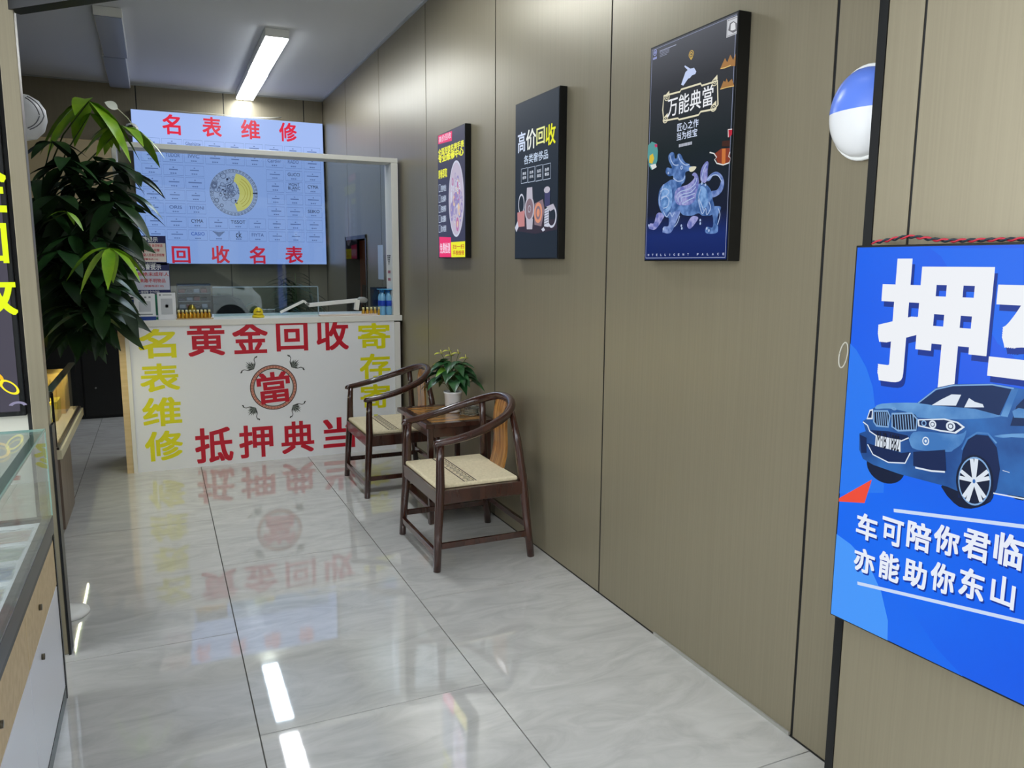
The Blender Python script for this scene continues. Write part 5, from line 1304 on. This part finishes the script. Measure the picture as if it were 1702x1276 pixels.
T = Matrix.Translation((-.70, 5.38, .585)) @ Matrix.Rotation(.5, 4, 'X')
tag(MB().box(-.07, .07, -.09, .09, -.03, .0, T=T).build('leaning_book', mat('olive_cover', (120, 116, 84), rough=.5), loc=(-.7, 5.38, .51), bevel=.003), 'olive grey booklet leaning in the low display case', 'book')
T = Matrix.Translation((-.68, 5.15, .507)) @ Matrix.Rotation(.4, 4, 'Z')
tag(MB().box(-.09, .09, -.06, .06, 0, .004, T=T).build('cream_card', mat('cream_card', (240, 220, 190), rough=.6), loc=(-.68, 5.15, .507)), 'cream card lying flat in the low display case', 'card')
rf = MB().lathe((-.64, 4.98, .507), [(.03, 0), (.034, .01), (.03, .05), (.02, .07), (.026, .09), (.02, .115), (.004, .125)], 16)
tag(rf.build('red_figurine', mat('red_glaze', (200, 60, 50), rough=.25), loc=(-.64, 4.98, .507), smooth=True), 'small red figurine near the glass corner of the low display case', 'figurine')

# ================================================================== FLOOR STAND WITH WHITE HEAD
fx, fy = -.418, 3.66
fn = thing('standing_fan', (fx, fy, 0), 'white pedestal fan with rounded head and round base beside the post', 'fan')
MB().lathe((fx - .02, fy, 0), [(.085, 0), (.09, .006), (.088, .016), (.05, .024), (.02, .03)], 32).build('base', M_WHITEP, fn, smooth=True)
MB().tube([(fx - .02, fy, .025), (fx - .025, fy, .4), (fx - .03, fy, .93)], [.014, .013, .0115], 14).build('pole', M_OFFW, fn, smooth=True)
MB().tube([(fx - .03, fy, .93), (fx - .03, fy, .97)], .018, 14).build('collar', M_BLACKM, fn, smooth=True)
MB().tube([(fx - .03, fy, .97), (fx - .035, fy, 1.97)], .0085, 12).build('upper_pole', M_OFFW, fn, smooth=True)
hc = Vector((fx - .03, fy, 2.055)); mb = MB()
prof = [(.012, -.09), (.05, -.08), (.078, -.05), (.09, -.01), (.086, .03), (.066, .062), (.036, .08), (.006, .086)]
mb.lathe(hc, prof, 28, sy=1.05)
mb.build('head', mat('white_head_plastic', (200, 202, 204), rough=.45), fn, smooth=True)
for (ph, s_) in ((.2, 1), (-.5, .92)):
    MB().tube([hc + Vector((.086 * s_ * cos(u) * cos(ph) , -.09 * s_ * abs(sin(u)) ** .5 * .6 - .052, .085 * s_ * sin(u) * .8)) for u in [(-1.1 + 2.2 * k / 12) for k in range(13)]], .0022, 6).build('seam_line', mat('grey_seam', (90, 92, 98), rough=.5), fn, smooth=True)

# ================================================================== MONEY TREE
mt = thing('money_tree', (-.86, 6.42, 0), 'tall money tree with drooping dark green leaves and lime young shoots beside the counter', 'plant')
MB().lathe((-.86, 6.42, 0), [(.14, 0), (.17, .04), (.2, .38), (.19, .4), (.17, .38)], 24).build('pot', mat('dark_glazed_pot', (30, 32, 34), rough=.3), mt, smooth=True)
MB().lathe((-.86, 6.42, .37), [(.165, 0), (.165, .006)], 20).build('soil', M_SOIL, mt)
for ph in (0, 2.1, 4.2):
    MB().tube([Vector((-.86 + .028 * cos(ph + k * .8), 6.42 - .012 * k + .028 * sin(ph + k * .8), .37 + .085 * k)) for k in range(13)], [.026 - .0009 * k for k in range(13)], 10).build('trunk', M_BARK, mt, smooth=True)
TRK = Vector((-.80, 6.24, 1.4))
r = random.Random(17)
YL = 5.75
def compound(px, py, Y, lime, size, n=6, spread=1.0, face=None, droop=.45, flat=0):
    """one palmate leaf: a stalk and its leaflets"""
    c = world_at('y', Y, px, py)
    root = TRK + Vector((r.uniform(-.03, .03), r.uniform(-.03, .03), r.uniform(-.15, .15)))
    if c.z > 1.9: root += Vector((.1, -.2, .35))
    mid = root.lerp(c, .55) + Vector((0, 0, .08))
    st = MB().tube([root, mid, c], [.006, .0045, .003], 6).build('leaf_stalk', M_STEM if lime else M_LEAF2, mt, smooth=True)
    m = M_LIME if lime == 1 else (M_LEAF2 if r.random() < .35 else M_LEAF)
    ph0 = r.uniform(0, 2 * pi)
    for k in range(n):
        a = ph0 + 2 * pi * k / n + r.uniform(-.15, .15)
        d = Vector((cos(a) * spread, sin(a) * spread * .8, -.15 + r.uniform(-.35, .3) + flat))
        L = size * r.uniform(.8, 1.12)
        MB().leaf(c, d, (0, 0, 1), L, L * r.uniform(.36, .45), droop, .22, 6).build('leaflet', m, st, smooth=True)
lime_spots = [(148, 168, 5.7, .30, 7, .8), (203, 212, 5.75, .27, 6, .85), (183, 412, 5.1, .22, 6, .9)]
for (x, y, Y, s_, n, spd) in lime_spots: compound(x, y, Y, 1, s_, n, spd, droop=.75)
compound(112, 352, 5.1, 1, .10, 3, .8, droop=.5)
compound(182, 212, 5.8, 1, .12, 4, .7); compound(150, 188, 5.8, 1, .10, 4, .6)
dark = [(84, 236), (112, 262), (158, 268), (190, 272), (208, 290), (74, 300), (122, 306), (165, 312), (198, 322), (84, 345), (130, 350), (172, 352), (200, 362),
        (78, 390), (120, 396), (158, 400), (184, 392), (98, 438), (136, 446), (166, 448), (84, 474), (125, 486), (160, 488), (182, 478), (100, 520), (142, 522), (170, 520), (125, 545),
        (102, 282), (146, 290), (180, 298), (98, 325), (150, 328), (186, 340), (100, 368), (142, 374), (104, 415), (150, 424), (108, 462), (146, 468), (118, 504), (160, 505)]
for i, (x, y) in enumerate(dark):
    compound(x + r.uniform(-5, 5), y + r.uniform(-6, 6), r.uniform(5.3, 5.95), 0, r.uniform(.19, .27), 6, 1.0, droop=r.uniform(.2, .6))
# pale leaf on a thin stalk
c = world_at('y', 5.75, 196, 181)
st = MB().tube([world_at('y', 5.85, 226, 216), world_at('y', 5.8, 212, 196), c], .0028, 6).build('leaf_stalk', mat('pale_stalk', (206, 200, 176), rough=.5), mt, smooth=True)
MB().leaf(c, (-.8, -.2, .45), (0, -1, .3), .085, .055, .1, .2, 6).build('leaflet', mat('bleached_leaf', (214, 216, 204), rough=.5), st, smooth=True)
# dense inner foliage nobody could count
mb = MB()
for k in range(300):
    x = r.uniform(78, 195); y = 320 + 215 * r.random() ** .8
    if x > 190 and y > 500: continue
    c = world_at('y', r.uniform(5.75, 6.0), x, y); a = r.uniform(0, 2 * pi)
    mb.leaf(c, (cos(a), sin(a) * .4, -.5 + r.uniform(-.6, .6)), (0, -1, .4), r.uniform(.18, .28), .09, .4, .2, 4)
fo = mb.build('inner_foliage', M_LEAF, mt, smooth=True); fo['kind'] = 'stuff'

# ================================================================== STREET OUTSIDE (seen only as reflections)
fcd = struct(MB().box(-14, 14, -15, -14, 0, 5.5).build('wall_across_street', mat('street_facade', (118, 116, 100), rough=.8, noise=(.6, (92, 96, 84)))))
for k in range(7): MB().box(-12 + 3.6 * k, -9.6 + 3.6 * k, -13.99, -13.95, 1.0, 3.2).build('window', mat('dark_street_window', (40, 46, 50), rough=.2), fcd)
cr_ = thing('parked_car', (.2, -5.6, 0), 'pale grey car parked outside the shop, mirrored in the counter glass', 'car')
mb = MB(); secs = [(-1.85, .32, .62, .6), (-1.75, .25, .82, .78), (-1.0, .22, .98, .86), (-.55, .22, 1.02, .88), (.9, .22, 1.02, .88), (1.6, .25, .98, .84), (1.8, .35, .78, .7)]
for (x, z0, z1, w) in secs:
    for (yy, zz) in ((-w, z0 + .1), (-w * .9, z0), (w * .9, z0), (w, z0 + .1), (w, z1 - .15), (w * .86, z1), (-w * .86, z1), (-w, z1 - .15)): mb.v.append(Vector((.2 + x, -5.6 + yy, zz)))
for k in range(len(secs) - 1):
    for j in range(8): a = k * 8 + j; b = k * 8 + (j + 1) % 8; mb.f.append((a, b, b + 8, a + 8)); mb.m.append(0)
mb.f += [tuple(range(8)), tuple(range(48, 56))]; mb.m += [0, 0]
mb.build('car_body', mat('pale_car_paint', (206, 206, 198), rough=.25, coat=.6), cr_, smooth=True, bevel=.02)
mb = MB(); P8 = [(-.95, .9, .78), (-.35, 1.36, .62), (.75, 1.42, .62), (1.45, .98, .74)]
for (x, z, w) in P8:
    for yy, zz in ((-w, z), (w, z), (w + .06, .95), (-w - .06, .95)): mb.v.append(Vector((.2 + x, -5.6 + yy, zz)))
for k in range(3):
    for j in range(4): a = k * 4 + j; b = k * 4 + (j + 1) % 4; mb.f.append((a, b, b + 4, a + 4)); mb.m.append(0)
mb.build('cabin', mat('dark_car_glass', (50, 56, 58), rough=.08), cr_, smooth=False)
for x in (-1.2, 1.15):
    for sy in (-1, 1): MB().tube([(.2 + x, -5.6 + sy * .66, .32), (.2 + x, -5.6 + sy * .88, .32)], .32, 24).build('wheel', mat('tyre_rubber', (18, 18, 18), rough=.8), cr_, smooth=True)
